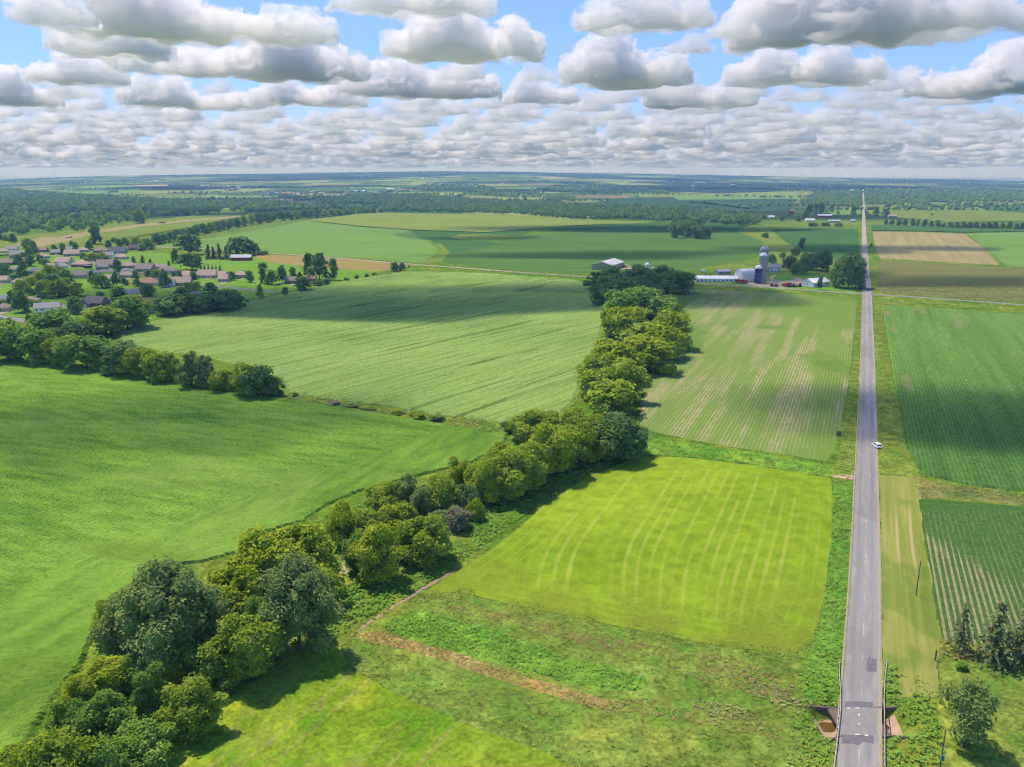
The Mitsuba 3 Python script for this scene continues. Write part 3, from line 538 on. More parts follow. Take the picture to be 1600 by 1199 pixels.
def crown(seed, kind, n, size, core=True):
    """Foliage of a tree of height 1 and width 1: leaf sprays over many lobes, with dark hollows between them."""
    g = np.random.default_rng(seed); K = {'round': 16, 'tall': 14, 'spread': 24, 'willow': 18, 'bush': 10, 'poplar': 16, 'thin': 26}[kind]; L = []; K0 = K
    if n > 2000 and kind != 'thin': K = int(K * 2.2)
    for i in range(K):
        k = (i + .5) / K; a = i * 2.4 + g.uniform(-.4, .4)
        z0, z1, rm, pw = {'round': (.12, .80, .40, 1.), 'tall': (.10, .86, .36, 1.), 'spread': (.20, .82, .40, 1.), 'willow': (.15, .80, .36, 1.), 'bush': (.1, .66, .34, 1.), 'poplar': (.10, .88, .30, 1.), 'thin': (.22, .86, .36, 1.)}[kind]
        prof = (math.sin(math.pi * min(1, .12 + .66 * (1 - k) + .0)) ** .7 if k > .12 else .85) if kind != 'poplar' else .9 - .5 * k
        rr = rm * prof * g.uniform(.40, 1.16); z = z0 + (z1 - z0) * k + g.uniform(-.06, .06)
        L.append((math.cos(a) * rr, math.sin(a) * rr, z, g.uniform(.075, .21) * (1.15 if kind in ('round', 'bush') else 1.) * (.8 if K > K0 else .75 if kind == 'thin' else 1)))
    L = np.array(L); w = L[:, 3] ** 2; idx = g.choice(K, n, p=w / w.sum()); d = unit(g, n)
    d[:, 2] = np.where(d[:, 2] < -.35, -d[:, 2], d[:, 2])
    pos = L[idx, :3] + d * (L[idx, 3] * np.where(g.random(n) < .12, g.uniform(1.1, 1.45, n), g.uniform(.82, 1.12 + (.25 if kind == 'thin' else 0), n)))[:, None]
    if kind == 'willow': pos[:, 2] -= .10 * g.random(n) ** 2
    D = np.linalg.norm(pos[:, None] - L[None, :, :3], axis=2) / L[None, :, 3]; keep = D.min(1) > .74
    pos, d = pos[keep], d[keep]; pos[:, 2] = np.maximum(pos[:, 2], .03)
    ms = [leaves(pos, d * .6 + unit(g, len(pos)) * .75 + [0, 0, .7], size, g)]
    if core:
        B = ICO if n > 900 else ICO0
        for x, y, z, r in L:
            ms.append((np.array(B.vertices) * r * (.45 if kind == 'thin' else .68) * g.uniform(.8, 1.1, (len(B.vertices), 1)) + [x, y, z], np.array(B.faces)))
        ms.append((np.array(ICO0.vertices) * [.2, .2, .3] + [0, 0, .45], np.array(ICO0.faces)))
    return join(ms)
def trunk(seed, r=.03, top=.6, limbs=4):
    g = np.random.default_rng(seed); ms = [tube([[0, 0, -.03], [.01, 0, .2], [g.uniform(-.03, .03), g.uniform(-.03, .03), top]], [r, r * .75, r * .25])]
    for i in range(limbs):
        a = i * 2.4 + seed; z = .16 + .28 * i / limbs
        ms.append(tube([[0, 0, z], [math.cos(a) * .14, math.sin(a) * .14, z + .17], [math.cos(a) * .27, math.sin(a) * .27, z + .3]], [r * .5, r * .32, r * .1], 5))
    return join(ms)
def spruce(seed, tiers, per, n):
    g = np.random.default_rng(seed); P, N = [], []
    for i in range(tiers):
        k = i / (tiers - 1); z = .10 + .86 * k; R = .5 * (1 - k) ** .85 + .02
        for j in range(max(3, int(per * (1 - .6 * k)))):
            if g.random() < .12: continue
            a = g.uniform(0, 6.283); rl = R * g.uniform(.6, 1.1)
            for t in np.linspace(.15, 1, max(2, int(n * (1 - .6 * k)))):
                P.append([math.cos(a) * rl * t + g.normal(0, .015), math.sin(a) * rl * t + g.normal(0, .015), z - .10 * rl * t * t * 2 + .03 * t + g.normal(0, .008)]); N.append([math.cos(a) * .5, math.sin(a) * .5, .9])
    P, N = np.array(P), np.array(N)
    return leaves(P, N + .6 * unit(g, len(P)), .075 if n > 3 else .26, g)
PROTO, GEO = {}, {}
def proto(kind, col, lod, var=0):
    k = f'{kind}_{col}_{lod}_{var}'
    if k not in PROTO:
        gk = (kind, lod, var)
        if gk not in GEO:
            n, s = {0: (7500, .044), 1: (1300, .08), 2: (330, .15)}[lod]
            if kind == 'spread' and lod == 0: n, s = 13000, .030
            if kind == 'thin' and lod == 0: n, s = 4200, .04
            if kind == 'spruce': c = spruce(3, (19, 14, 12)[lod], (12, 7, 7)[lod], (7, 4, 3)[lod]); t = tube([[0, 0, -.02], [0, 0, .97]], [.022, .004])
            else:
                sd = sum(map(ord, kind)) + lod + 100 * var; c = crown(sd, kind, n, s); t = trunk(sd, .028 if kind != 'bush' else .015)
            GEO[gk] = (mikit.ply(c), mikit.ply(t))
        c, t = GEO[gk]
        PROTO[k] = k; scene[f'tree_{k}'] = {'type': 'shapegroup', 'crown': {**c, 'bsdf': {'type': 'ref', 'id': f'leaf_{col}'}}, 'trunk': {**t, 'bsdf': {'type': 'ref', 'id': 'bark_mat'}}}
    return f'tree_{k}'
WORD = {'lime': 'yellow-green', 'olive': 'olive-green', 'green': 'mid-green', 'dark': 'dark green', 'grey': 'grey-green', 'brown': 'brownish half-bare', 'spruce': 'dark spruce-green'}
def tree(name, x, y, w, h, kind, col, lod, label=None, group=None, cat='tree', seed=None):
    key = num(name); g = np.random.default_rng(int(abs(x * 13 + y * 7)) + (seed or 0))
    z = float(terrain(x, y))
    scene[key] = {'type': 'instance', 'to_world': T().translate([x, y, z]).rotate([0, 0, 1], float(g.uniform(0, 360))).scale([w * g.uniform(.98, 1.22), w * g.uniform(.92, 1.12), h * g.uniform(.93, 1.05)]), 'g': {'type': 'ref', 'id': proto(kind, col, lod, int(g.integers(2)) if lod < 2 else 0)}}
    tag(key, label, cat, group)
    return key
SIZEW = lambda w: 'small' if w < 7 else 'large' if w > 13 else 'middling'
def row_of(name, recs, lod, where, group, cat='tree'):
    """Trees of one row, told apart by colour, size and their place counted along it."""
    for i, (x, y, w, h, kind, col) in enumerate(recs):
        shape = {'poplar': 'columnar ', 'spruce': 'conical ', 'willow': 'feathery ', 'bush': 'low bushy ', 'spread': 'broad '}.get(kind, '')
        n = i + 1; o = f"{n}{'th' if 10 < n % 100 < 14 else {1: 'st', 2: 'nd', 3: 'rd'}.get(n % 10, 'th')}"
        tree(name, x, y, w, h, kind, col, lod, f"{SIZEW(w)} {shape}{WORD[col]} {cat} {where.replace('#', o)}", group, cat)
# creek hedgerow, from the bottom left of the photo upwards
row_of('hedgerow_tree', [(-79.8,113.5,9.7,11.3,'round','olive'),(-72.9,109.7,11.5,15.7,'round','olive'),(-67.6,110.7,9.5,11.6,'round','green'),(-80.1,124.5,7,8.7,'tall','green'),(-74.2,125,8.8,11.1,'round','green'),
(-64.4,118,10.6,9.5,'round','green'),(-83.7,135.4,6.9,7.5,'round','lime'),(-80.3,140,9.6,8,'round','lime'),(-68.5,132.2,7.3,10.4,'tall','green'),(-59.5,128.5,9.8,10.2,'round','olive'),
(-74.9,141.5,9.7,8,'round','green'),(-70.1,142.5,9.1,7.8,'round','lime'),(-59.2,142.1,8.1,9.1,'round','green'),(-89.2,157.6,7.1,9.9,'tall','lime'),(-82.6,153.4,12.5,15.3,'round','grey'),
(-71.9,148.7,22.3,24.1,'spread','grey'),(-66,144.7,9.2,9.2,'round','green'),(-54.3,144.3,12.9,14.8,'round','olive'),(-67.2,162.8,11.7,11.7,'round','lime'),(-64.2,169.1,12.8,13.9,'round','lime'),
(-63,149.2,9.5,9.5,'round','dark'),(-46.5,155.1,17.1,21.3,'spread','grey'),(-55,156.3,8.5,12.7,'round','green'),(-60.6,180.3,17.6,17.9,'round','lime'),(-52.4,184.5,17.1,18.2,'round','lime'),
(-45.3,172.6,9.2,10.8,'round','olive'),(-46.8,206.5,10.4,13,'round','lime'),(-40.4,191.3,9.2,10.1,'round','green'),(-34.3,186.8,12.8,15.6,'round','lime'),(-40.4,207.3,11.2,11.2,'round','olive'),
(-35.4,212.3,10.1,10.1,'round','lime'),(-32.1,214.8,8.9,9.7,'tall','lime'),(-23.3,197.1,13.8,13.5,'round','olive'),(-27.9,199.4,8.7,10.5,'round','green'),(-33.3,233.6,8.8,11.7,'willow','grey'),
(-26.7,223.8,8.9,11.2,'willow','grey'),(-39.6,229.6,11.5,9.1,'round','olive'),(-22.1,228.6,12.2,13,'round','olive'),(-20.7,217.5,7.5,6.8,'bush','grey'),(-15.8,217.5,9.8,8.7,'bush','brown'),
(-17.4,241.9,9.1,12,'tall','lime'),(-11.2,223.8,6.2,8.1,'bush','lime'),(-14.2,229.6,8.9,9.9,'round','dark'),(-7.8,237.7,13.1,15.5,'round','lime'),(0,242.4,16.6,16.6,'round','olive'),
(-3.1,257.8,13.2,12.7,'round','lime'),(5.5,249.6,15.8,16.6,'round','olive'),(13.7,260.3,19.1,19.5,'round','lime'),(9.5,297.7,20,14,'round','olive'),(18.4,270.4,16.5,16.5,'round','olive'),
(27,274.4,15.8,17.2,'round','olive'),(31.8,290.1,16.1,14.2,'round','lime'),(38.2,278.5,19.8,18.4,'round','dark'),(45.6,284.2,9.6,13.2,'round','dark'),(25.1,297.7,12.5,12.5,'round','olive')], 0, 'in the creek hedgerow, # from its lower end', 'trees of the creek hedgerow')
row_of('creek_tree', [(40.3,359.5,18.5,15.5,'round','olive'),(44.6,338.4,24.3,15.2,'round','olive'),(54.3,355,15.9,18.3,'round','olive'),(45.2,390.7,18.1,14.8,'round','olive'),(53.9,388.2,19.2,12.8,'round','lime'),
(53,424.5,23.7,15.3,'round','lime'),(63.2,412.7,20.4,17,'round','lime'),(72.5,415.6,28.7,19.8,'round','lime'),(87.9,446.9,22,19,'round','lime'),(96.7,473.4,24,24,'round','lime'),
(75.8,503.1,22.9,21.3,'round','lime'),(65.8,511.7,18.3,20,'round','lime'),(79.3,473.4,27.1,16.2,'round','olive'),(41.4,401.4,13.2,9.9,'bush','olive'),(107,574.6,27.9,15.8,'round','green'),
(76.7,574.6,28.8,20.5,'round','green'),(96.5,597,35.7,21.2,'round','green'),(116.9,602.9,20.5,15.6,'round','green'),(74.9,640.6,25.8,18.6,'round','dark'),(93.8,654.2,29.5,20,'round','dark'),
(111.7,654.2,29.5,19,'round','dark'),(78.3,740.2,20.2,16.6,'tall','dark'),(85.1,706.5,22.7,19.3,'round','green'),(99.8,723,23.2,17.4,'round','dark'),(107.7,698.6,21.3,16.8,'round','green'),
(123.7,706.5,25,18.7,'round','dark'),(137.3,706.5,25,18.7,'round','green'),(152.6,714.7,22.9,19.5,'round','dark'),(122.9,767.5,27,18.4,'round','dark'),(146.6,796.9,25.5,15.3,'round','dark'),
(100,807.2,25.8,15.5,'round','dark')], 1, 'along the upper creek, # from its lower end', 'trees along the upper creek')
row_of('field_hedge_tree', [(-282.4,438.6,22.3,20.1,'round','green'),(-264.2,433.8,22.8,20.7,'round','green'),(-245.8,427.6,17.6,16.9,'round','olive'),(-228.5,418.5,26.2,19.3,'round','green'),(-218.9,418.5,13.8,12.4,'bush','lime'),
(-204.5,407,19.4,18.1,'round','dark'),(-192.6,401.4,16.5,15.9,'round','olive'),(-179.9,393.4,15.6,16.2,'round','olive'),(-171.7,390.7,11.6,15.5,'tall','olive'),(-158.4,383.1,17.7,17.1,'tall','grey'),
(-150,379.4,12.6,17.6,'tall','grey'),(-141.2,375.7,13.1,11.8,'bush','lime'),(-135.2,374.5,11.2,10.5,'bush','olive'),(-126.1,367.4,16.4,14.6,'round','olive'),(-118.4,364,15.1,15.1,'round','dark'),
(-112,365.1,9.7,10.3,'bush','dark'),(-301.6,473.4,23.2,17,'round','green'),(-284.4,494.9,29.8,20.2,'round','green'),(-270.8,486.9,19.9,15.9,'round','dark'),(-268.5,511.7,27.5,19.2,'round','olive'),
(-260.3,534.2,26,22.6,'round','green'),(-259.5,543.8,19.4,20.3,'round','lime'),(-254.8,597,28,15.4,'round','dark'),(-243.5,602.9,19.5,14.6,'round','dark'),(-237.3,615,24.8,14.9,'round','dark'),
(-225.6,621.2,29.1,16,'round','dark'),(-217.8,634,15.3,10.2,'bush','dark'),(-300.8,499,20.3,13.8,'bush','olive'),(-264.5,520.5,18.6,13.5,'bush','green')], 1, 'in the hedge above the corn, # from left', 'trees of the hedge above the corn')
row_of('shrub', [(-1.3,309.1,6.2,5.7,'bush','dark'),(-49.7,334.5,6.1,2.2,'bush','olive'),(-41.2,328.7,9.3,3.6,'bush','olive'),(-31.6,325.9,7.6,3.3,'bush','grey'),(-81.7,350.7,7.6,1.8,'bush','brown'),
(-73.5,346.5,8.1,2,'bush','grey'),(-64.2,342.4,8,1.7,'bush','olive'),(-102,364,3.6,2.1,'bush','green'),(131,305.8,2.3,2.3,'bush','dark'),(94.1,147.8,2.7,1.9,'bush','green')], 1, 'on the field margins, # of ten', 'shrubs on the field margins', 'shrub')
SUB = [(-840.8,1334.2,11.6,11.6,'round','dark'),(-815.7,1307,10.3,11.4,'round','green'),(-788.6,1280.8,13.2,15.2,'round','dark'),(-704.2,1174.9,18.6,15.8,'round','green'),(-641.9,1084.9,11.2,17.2,'tall','dark'),
(-627,1049,9.2,13.3,'tall','dark'),(-589.7,961.5,13,13,'round','dark'),(-562.7,940,12.7,14.2,'round','dark'),(-610.7,1007.4,10.4,11.2,'round','dark'),(-567.9,968.8,10.8,10.8,'round','dark'),
(-540.8,933,12.6,11.1,'round','green'),(-535.9,880.9,10.5,12.6,'round','dark'),(-498.7,812.4,6.5,13,'tall','dark'),(-527.6,834.1,13.3,14.7,'round','green'),(-506.5,812.4,7.8,7.1,'bush','dark'),
(-506.3,834.1,8,8,'round','green'),(-639.2,1243.5,19.7,29.5,'tall','dark'),(-603.2,1084.9,9.5,14.6,'tall','dark'),(-653.3,1153.7,8.2,8.2,'round','dark'),(-595.9,1103.7,10.5,14,'tall','dark'),
(-596.9,1143.3,9.1,13.6,'tall','dark'),(-663.9,1219.8,7.7,8.7,'round','dark'),(-591.4,1185.8,10.3,13.1,'round','dark'),(-586.1,1208.3,9.6,13.4,'round','dark'),(-629.7,1280.8,11.1,9.1,'round','green'),
(-534.7,1007.4,14.4,10.4,'round','dark'),(-519.5,999.4,15.9,11.1,'round','lime'),(-509.9,999.4,14.3,11.1,'round','lime'),(-499.7,991.6,11,8.7,'round','dark'),(-432.7,880.9,11.2,14,'round','dark'),
(-397.8,758.2,7.3,15.2,'tall','dark'),(-384.2,749.1,15.6,14.4,'round','green'),(-375.4,758.2,6.7,13.4,'tall','dark'),(-371.8,767.5,7.4,8.6,'round','dark'),(-479.2,828.6,14.6,13.2,'round','lime'),
(-462.7,817.8,15.7,14.4,'round','lime'),(-443.6,796.9,14,12.7,'round','green'),(-459,777.1,14.9,13.7,'round','lime'),(-461,767.5,12.3,9.8,'round','lime'),(-440.1,767.5,14.8,12.3,'round','dark'),
(-417.8,749.1,12,10.8,'round','olive'),(-440,714.7,13.8,12.6,'round','olive'),(-421,714.7,14.9,12.6,'round','olive'),(-393,690.8,20,15.5,'round','olive'),(-379.5,694.7,14.5,12.3,'round','lime'),
(-424.3,702.5,9,7.9,'round','dark'),(-402,683.2,6.6,6.6,'round','olive'),(-394.8,627.6,9.1,14.2,'round','dark'),(-376.1,608.9,12.8,17.7,'round','dark'),(-332.7,602.9,14.6,14.6,'round','dark'),
(-349.3,654.2,7.4,7.4,'round','dark'),(-344,664.8,9.6,8.6,'round','dark'),(-322.4,654.2,13.7,14.2,'round','dark'),(-412.5,644,6.7,6.7,'bush','green'),(-388.1,644,7.3,6.7,'bush','olive'),
(-400.5,675.7,4.9,6.5,'tall','dark'),(-357.1,561.4,4.1,4.5,'round','green'),(-344.5,564,5.5,6.4,'tall','dark'),(-355.3,758.2,7.9,7.3,'round','dark'),(-432.8,1084.9,31,28.4,'spread','dark'),
(-404.5,968.8,9.2,17,'tall','dark'),(-358.5,899.8,24.4,20.1,'spread','dark'),(-358.4,1075.7,29,25.6,'spread','dark'),(-381.5,1103.7,17.5,21,'round','dark'),(-347.6,1084.9,15.5,17.2,'round','dark'),
(-330.2,1075.7,10.2,8.5,'bush','green'),(-379.5,807.2,8.4,10.3,'round','dark'),(-373.6,823.1,8.5,9.9,'round','dark'),(-327.3,753.6,10.9,15.7,'tall','dark'),(-363.4,817.8,10.5,11.1,'round','green'),
(-345.1,817.8,5.9,7.2,'tall','dark'),(-339.2,817.8,5.9,8.5,'tall','dark'),(-322.8,812.4,7.8,9.1,'round','dark'),(-317,694.7,14.5,12.3,'round','dark'),(-289.8,731.5,11.1,8.8,'round','lime'),
(-283.4,683.2,14.3,10.4,'round','dark'),(-293.5,723,9.3,8.7,'round','green'),(-269.6,714.7,12,9.8,'round','dark'),(-259.1,615,26.8,13.4,'round','dark'),(-281.9,627.6,5.1,8.1,'tall','dark'),
(-337.2,727.2,5.8,6.4,'bush','lime'),(-282.7,807.2,9,9.7,'round','dark'),(-259.7,791.9,10.8,12,'round','dark'),(-279,817.8,4.6,3.9,'bush','dark'),(-243.4,782,9.4,15,'tall','dark'),
(-232.5,772.3,11.7,15.5,'round','dark'),(-224.7,782,10.6,17.5,'tall','dark'),(-222.1,812.4,8.4,12.3,'tall','dark'),(-219.7,828.6,5.3,6,'round','dark'),(-277,893.4,12.1,9.3,'round','dark'),
(-207.8,817.8,13.7,26.1,'poplar','dark'),(-194.2,807.2,19.4,24.5,'tall','dark'),(-179.4,807.2,12.9,21.9,'poplar','dark'),(-190.7,731.5,17.6,12.9,'round','dark'),(-186.2,767.5,9.8,8,'bush','dark'),
(-179.8,777.1,9.3,8.7,'bush','dark'),(-199.7,702.5,7.3,7.3,'round','dark'),(-213.6,675.7,6,12,'tall','olive'),(-167.1,807.2,5.8,3.9,'bush','green'),(-158.1,817.8,5.2,5.9,'bush','dark'),
(-151.2,834.1,4,4.7,'bush','dark'),(-146.1,851,5.4,4.1,'bush','olive'),(-129.4,887.1,10.6,10.6,'round','dark'),(-122.5,893.4,7.1,9.3,'round','dark'),(-117.9,919.5,2.2,4.4,'bush','dark')]
row_of('suburb_tree', SUB, 2, 'in the left suburb, # from its back corner', 'trees of the suburb')
row_of('suburb_spruce', [(-458.8,976.3,7,8.5,'spruce','spruce'),(-448,976.3,7,8.5,'spruce','spruce'),(-432.1,961.5,6.9,6.1,'spruce','spruce'),(-404,947,5.3,6,'spruce','spruce'),(-385.4,1023.6,12.2,17.1,'spruce','spruce'),
(-378.9,1023.6,10.6,14.6,'spruce','spruce'),(-371.6,1023.6,12.2,17.9,'spruce','spruce'),(-359.8,1015.4,12.9,16.1,'spruce','spruce'),(-343.7,887.1,3.5,7.1,'spruce','spruce'),(-339.5,887.1,3.5,7.1,'spruce','spruce'),
(-335.2,887.1,3.5,7.8,'spruce','spruce'),(-331,887.1,3.5,7.1,'spruce','spruce'),(-326.7,887.1,3.5,7.1,'spruce','spruce'),(-322.5,887.1,3.5,6.4,'spruce','spruce'),(-337.9,1075.7,6.8,11.9,'spruce','spruce'),
(-362.2,1066.6,8.5,13.5,'spruce','spruce')], 2, 'behind the suburb houses, # from the left', 'spruces behind the suburb houses', 'spruce')
row_of('farm_tree', [(311.5,740.2,21.4,36.8,'tall','dark'),(307.4,749.1,18,28.8,'round','dark'),(321.8,749.1,18,31.2,'round','dark'),(355.4,839.7,20.1,26.8,'round','dark'),(413.9,1153.7,11,20.1,'tall','dark'),
(374.9,1066.6,11.8,11.8,'round','dark'),(306.9,887.1,12.7,18.4,'round','dark'),(312.5,862.7,15.1,20.7,'round','green'),(338.4,899.8,18.6,21.5,'round','dark'),(342.3,887.1,15.6,24,'round','dark'),
(356,968.8,17,15.4,'round','dark'),(303,851,12.2,13.6,'round','dark'),(312.8,968.8,11.6,11.6,'round','dark'),(283.8,735.8,5.3,14.2,'tall','dark'),(435,1392,9.9,9.9,'round','green'),
(307.3,753.6,9.7,18.1,'round','dark'),(345.8,1032,8.2,8.2,'round','green')], 1, 'around the farmstead, # from the crossroads', 'trees around the farmstead')
row_of('grove_tree', [(283.4,1392,24.2,28.6,'round','dark'),(295.7,1488.7,18.8,25.8,'round','dark'),(307.5,1455,27.5,29.8,'round','dark'),(310.9,1407.3,26.6,28.9,'round','dark'),(317.4,1377.1,26.1,26.1,'round','dark'),
(328.2,1377.1,19.6,19.6,'round','dark'),(342.5,1599.5,27.7,25.2,'round','green'),(354,1560.8,27,24.6,'round','green'),(322.1,1560.8,22.1,22.1,'round','green')], 1, 'in the lone field grove, # from left', 'trees of the lone grove')
row_of('windbreak_tree', [(-523.6,1164.2,16.6,16.6,'round','green'),(-572.8,1231.5,15.6,14.6,'round','lime'),(-588.4,1231.5,13.6,13.6,'round','lime'),(-523.5,1143.3,12.7,10.9,'round','green'),(-550,1255.7,17.9,17.9,'round','dark'),
(-550.7,1280.8,16.2,17.2,'round','green'),(-551.4,1307,16.5,17.6,'round','dark'),(-552.1,1334.2,16.9,19,'round','dark'),(-558.7,1377.1,17.4,18.5,'round','green'),(-558.5,1407.3,17.8,18.9,'round','dark'),
(-564.5,1455,18.4,20.7,'round','green'),(-565.6,1488.7,18.8,19.9,'round','dark'),(-565.5,1523.9,19.2,21.6,'round','olive'),(-565.4,1560.8,18.4,20.9,'round','dark'),(-573.6,1619.6,20.4,21.7,'round','dark'),
(-567.9,1640.1,19.4,21.9,'round','green'),(-567.9,1682.9,19.9,23.8,'round','dark'),(-567.9,1727.8,21.7,24.5,'round','green'),(-574.3,1799.9,22.6,26.9,'round','lime'),(-567.9,1825.2,21.5,25.8,'round','dark'),
(-566.4,1878.1,22.1,25.1,'round','dark'),(-564.9,1934.1,22.8,24.3,'round','green'),(-554.8,1963.4,24.7,26.2,'round','dark'),(-544.4,1993.5,25,25,'round','green'),(-535.3,2024.6,22.2,23.8,'round','olive'),
(-534.3,2089.7,22.9,24.6,'round','dark'),(-516.3,2089.7,22.9,21.3,'round','dark'),(-506.3,2123.8,21.7,21.7,'round','dark'),(-496,2159,22,20.3,'round','lime'),(-483.6,2195.4,22.4,20.7,'round','lime'),
(-472.4,2232.7,21,19.2,'round','lime'),(-460.8,2270.6,19.6,17.8,'round','green'),(-450.5,2309.4,18.1,16.3,'round','green'),(-439.8,2349.2,18.4,16.6,'round','lime'),(-419.5,2349.2,18.4,16.6,'round','green'),
(-406.2,2390.2,18.7,15,'round','green'),(-381.8,2390.2,22.5,16.8,'round','olive'),(-799,1560.8,11.1,11.1,'round','green'),(-834.6,1825.2,31.6,34.4,'round','olive'),(-903.9,2270.8,21.4,19.6,'round','olive'),
(-839.9,2232.7,24.5,22.7,'round','olive'),(-839.8,2195.4,15.5,12,'bush','green'),(-903.5,1727.8,16.3,13.6,'round','lime'),(-901.4,1775.2,14,15.3,'round','lime')], 2, 'in the windbreak behind the suburb, # from left', 'trees of the long windbreak')
row_of('roadside_tree', [(937,2393.1,13.1,26.2,'tall','dark'),(905.8,2271.2,8.9,12.5,'tall','dark'),(900.5,2159,13.5,28.8,'tall','dark'),(867.7,2123.8,8.3,10,'bush','dark'),(827.5,2271.1,17.8,30.3,'tall','dark'),
(874.7,2351.1,16.6,31.3,'round','dark'),(857.8,2271.1,21.4,35.6,'round','dark'),(738.9,2056.6,19.4,22.6,'round','dark'),(677.2,1934.1,15.2,18.2,'round','dark'),(640.8,1934.1,13.7,15.2,'round','dark'),
(638.5,1727.8,21.7,12.2,'bush','dark'),(665.7,1727.8,19,12.2,'bush','dark'),(692.9,1727.8,16.3,10.9,'bush','dark'),(977.5,2195.4,18.9,25.8,'round','grey'),(988.5,2159,18.6,22,'round','dark'),
(536.4,1208.3,2.9,7.6,'bush','dark'),(1148,2232.9,7,8.7,'bush','dark')], 2, 'near the far farm, # from left', 'trees near the far farm')
row_of('far_windbreak_tree', [(814.9,1775.2,11.2,14,'round','dark'),(827.4,1775.2,11.2,14,'round','dark'),(831.5,1751.2,12.4,16.5,'round','green'),(845.3,1751.2,11,16.5,'round','dark'),(849.1,1727.8,12.2,19,'round','dark'),
(861.4,1727.8,10.9,16.3,'round','green'),(863.6,1705,12.1,17.4,'round','dark'),(878.3,1705,10.7,13.4,'round','dark'),(891.7,1705,12.1,16.1,'round','dark'),(892.2,1682.9,9.3,10.6,'round','grey'),
(895.3,1661.2,13.1,14.4,'round','dark'),(908.4,1661.2,13.1,14.4,'round','dark'),(921.4,1661.2,13.1,14.4,'round','dark'),(934.5,1661.2,13.1,14.4,'round','dark'),(947.6,1661.2,13.1,14.4,'round','dark'),
(948.7,1640.1,12.9,15.5,'round','grey'),(961.6,1640.1,12.9,15.5,'round','dark'),(974.5,1640.1,12.9,15.5,'round','dark'),(988.7,1640.1,12.9,15.5,'round','grey'),(1002.9,1640.1,12.9,15.5,'round','dark'),
(1004.5,1619.6,12.7,15.3,'round','dark'),(1017.2,1619.6,12.7,15.3,'round','dark'),(1030,1619.6,12.7,15.3,'round','dark')], 2, 'in the windbreak at the right, # from the road', 'trees of the right windbreak')
# the three spruces and the big tree at the lower right
for (x, y, w, h), lb in zip([(97.5,154.4,6.1,11.7),(102.8,150.6,10.7,15),(109,152,9.6,13.2),(116.7,151.5,8.2,12.4)], ('thin spruce beside the row crop, leftmost of the three at the lower right', 'tallest full spruce, middle of the three at the lower right', 'spruce cut by the right edge of the photo', 'spruce beyond the right edge')):
    tree('spruce_tree', x, y, w, h, 'spruce', 'spruce', 0, lb, None, 'spruce')
x, y, w, h = [(82.1,124.4,9.8,14.9)][0]
tree('lawn_tree', x, y, w, h, 'thin', 'grey', 0, 'loose grey-green tree alone on the lawn at the lower right', None, 'tree')

# ---------------------------------------------------------------- woods that read as one mass
def wood(name, polys, n, hgt, cols, label, seed):
    g = np.random.default_rng(seed); per = {c: [] for c in cols}
    P = shapely.union_all([Polygon(p).buffer(0) for p in polys]); x0, y0, x1, y1 = P.bounds; shapely.prepare(P)
    xs, ys = np.zeros(0), np.zeros(0)
    while len(xs) < n:
        a, b = g.uniform(x0, x1, 4 * n), y0 + (y1 - y0) * g.random(4 * n) ** 1.35
        ok = shapely.contains_xy(P, a, b); xs, ys = np.append(xs, a[ok]), np.append(ys, b[ok])
    xs, ys = xs[:n], ys[:n]; z = terrain(xs, ys)
    for i in range(n):
        c = cols[int(g.integers(len(cols)))]; s = g.uniform(.75, 1.25) * hgt * (1 + .35 * sstep(2500, 6000, ys[i])); w = s * g.uniform(.32, .48)
        v0 = np.array(ICO0.vertices) * g.uniform(.65, 1.15, (12, 1)) * [w, w, s * .42] + [0, 0, s * .55]
        d = unit(g, 12); d[:, 2] = np.abs(d[:, 2]) * 1.0
        lv = leaves(d * [w, w, s * .45] + [0, 0, s * .55], d + .5 * unit(g, 12), s * .22, g)
        v, f = join([(v0, np.array(ICO0.faces)), lv])
        per[c].append((v + [xs[i], ys[i], z[i]], f))
    for j, c in enumerate(cols):
        if per[c]:
            k = name if len(cols) == 1 else f'{name}__{"foliage" if j == 0 else f"foliage_{j:03d}"}'
            scene[k] = mikit.ply(join(per[c]), f'leaf_{c}')
            if len(cols) > 1: labels[k] = {'kind': 'stuff'}
    tag(name, label, 'wood', None, 'stuff')
wood('pine_forest', [[(-953.1,1255.7),(-944.7,1392),(-871.9,1455),(-828,1524),(-839,1640),(-851,1775),(-892,1994),(-890,2271),(-762,2433),(-651,2521),(-734,2937),(-946,3190),(-1220,3327),(-1535,3513),(-2011,3909),(-2705,4695),(-3464,5710),(-5012,6716)]], 5200, 15, ('dark', 'green'), 'dark mixed forest at the left edge behind the suburb', 31)
wood('far_wood', [[(-374,2390),(-184,2349),(0,2271),(156,1994),(304,1934),(416,1825),(489,1728),(544,1775),(629,2025),(620,2195),(553,2435),(426,2726),(231,2955),(0,3190),(-278,3561),(-643,4125),(-794,3917),(-608,3052),(-459,2934)]], 3600, 14, ('dark',), 'long dark wood across the middle distance', 32)
wood('scrub_wood', [[(-723,2936),(-596,2993),(-755,3727),(-838,3581)], [(-762,2433),(-631,2521),(-473,2521),(-395,2521),(-425,2716),(-542,2664),(-693,2768),(-873,2940)], [(-219,4690),(183,4704),(156,3992),(214,3926),(196,3583),(0,3691),(-191,4089)], [(130,3340),(262,3358),(308,4030),(183,3917)], [(-666,5350),(-680,6254),(-404,6512),(-185,5957),(-73,4667),(-279,4481),(-565,4839)], [(122,5211),(634,6282),(604,4848),(345,4437)]], 1500, 12, ('dark', 'green'), 'patches of scrub and woodland in the far distance', 33)
wood('roadside_wood', [[(1137,3237),(1743,4713),(2212,5227),(1211,2838),(1151,2727),(1108,2835),(1001,2724)]], 900, 14, ('green', 'dark'), 'rounded wood left of the far end of the road', 34)
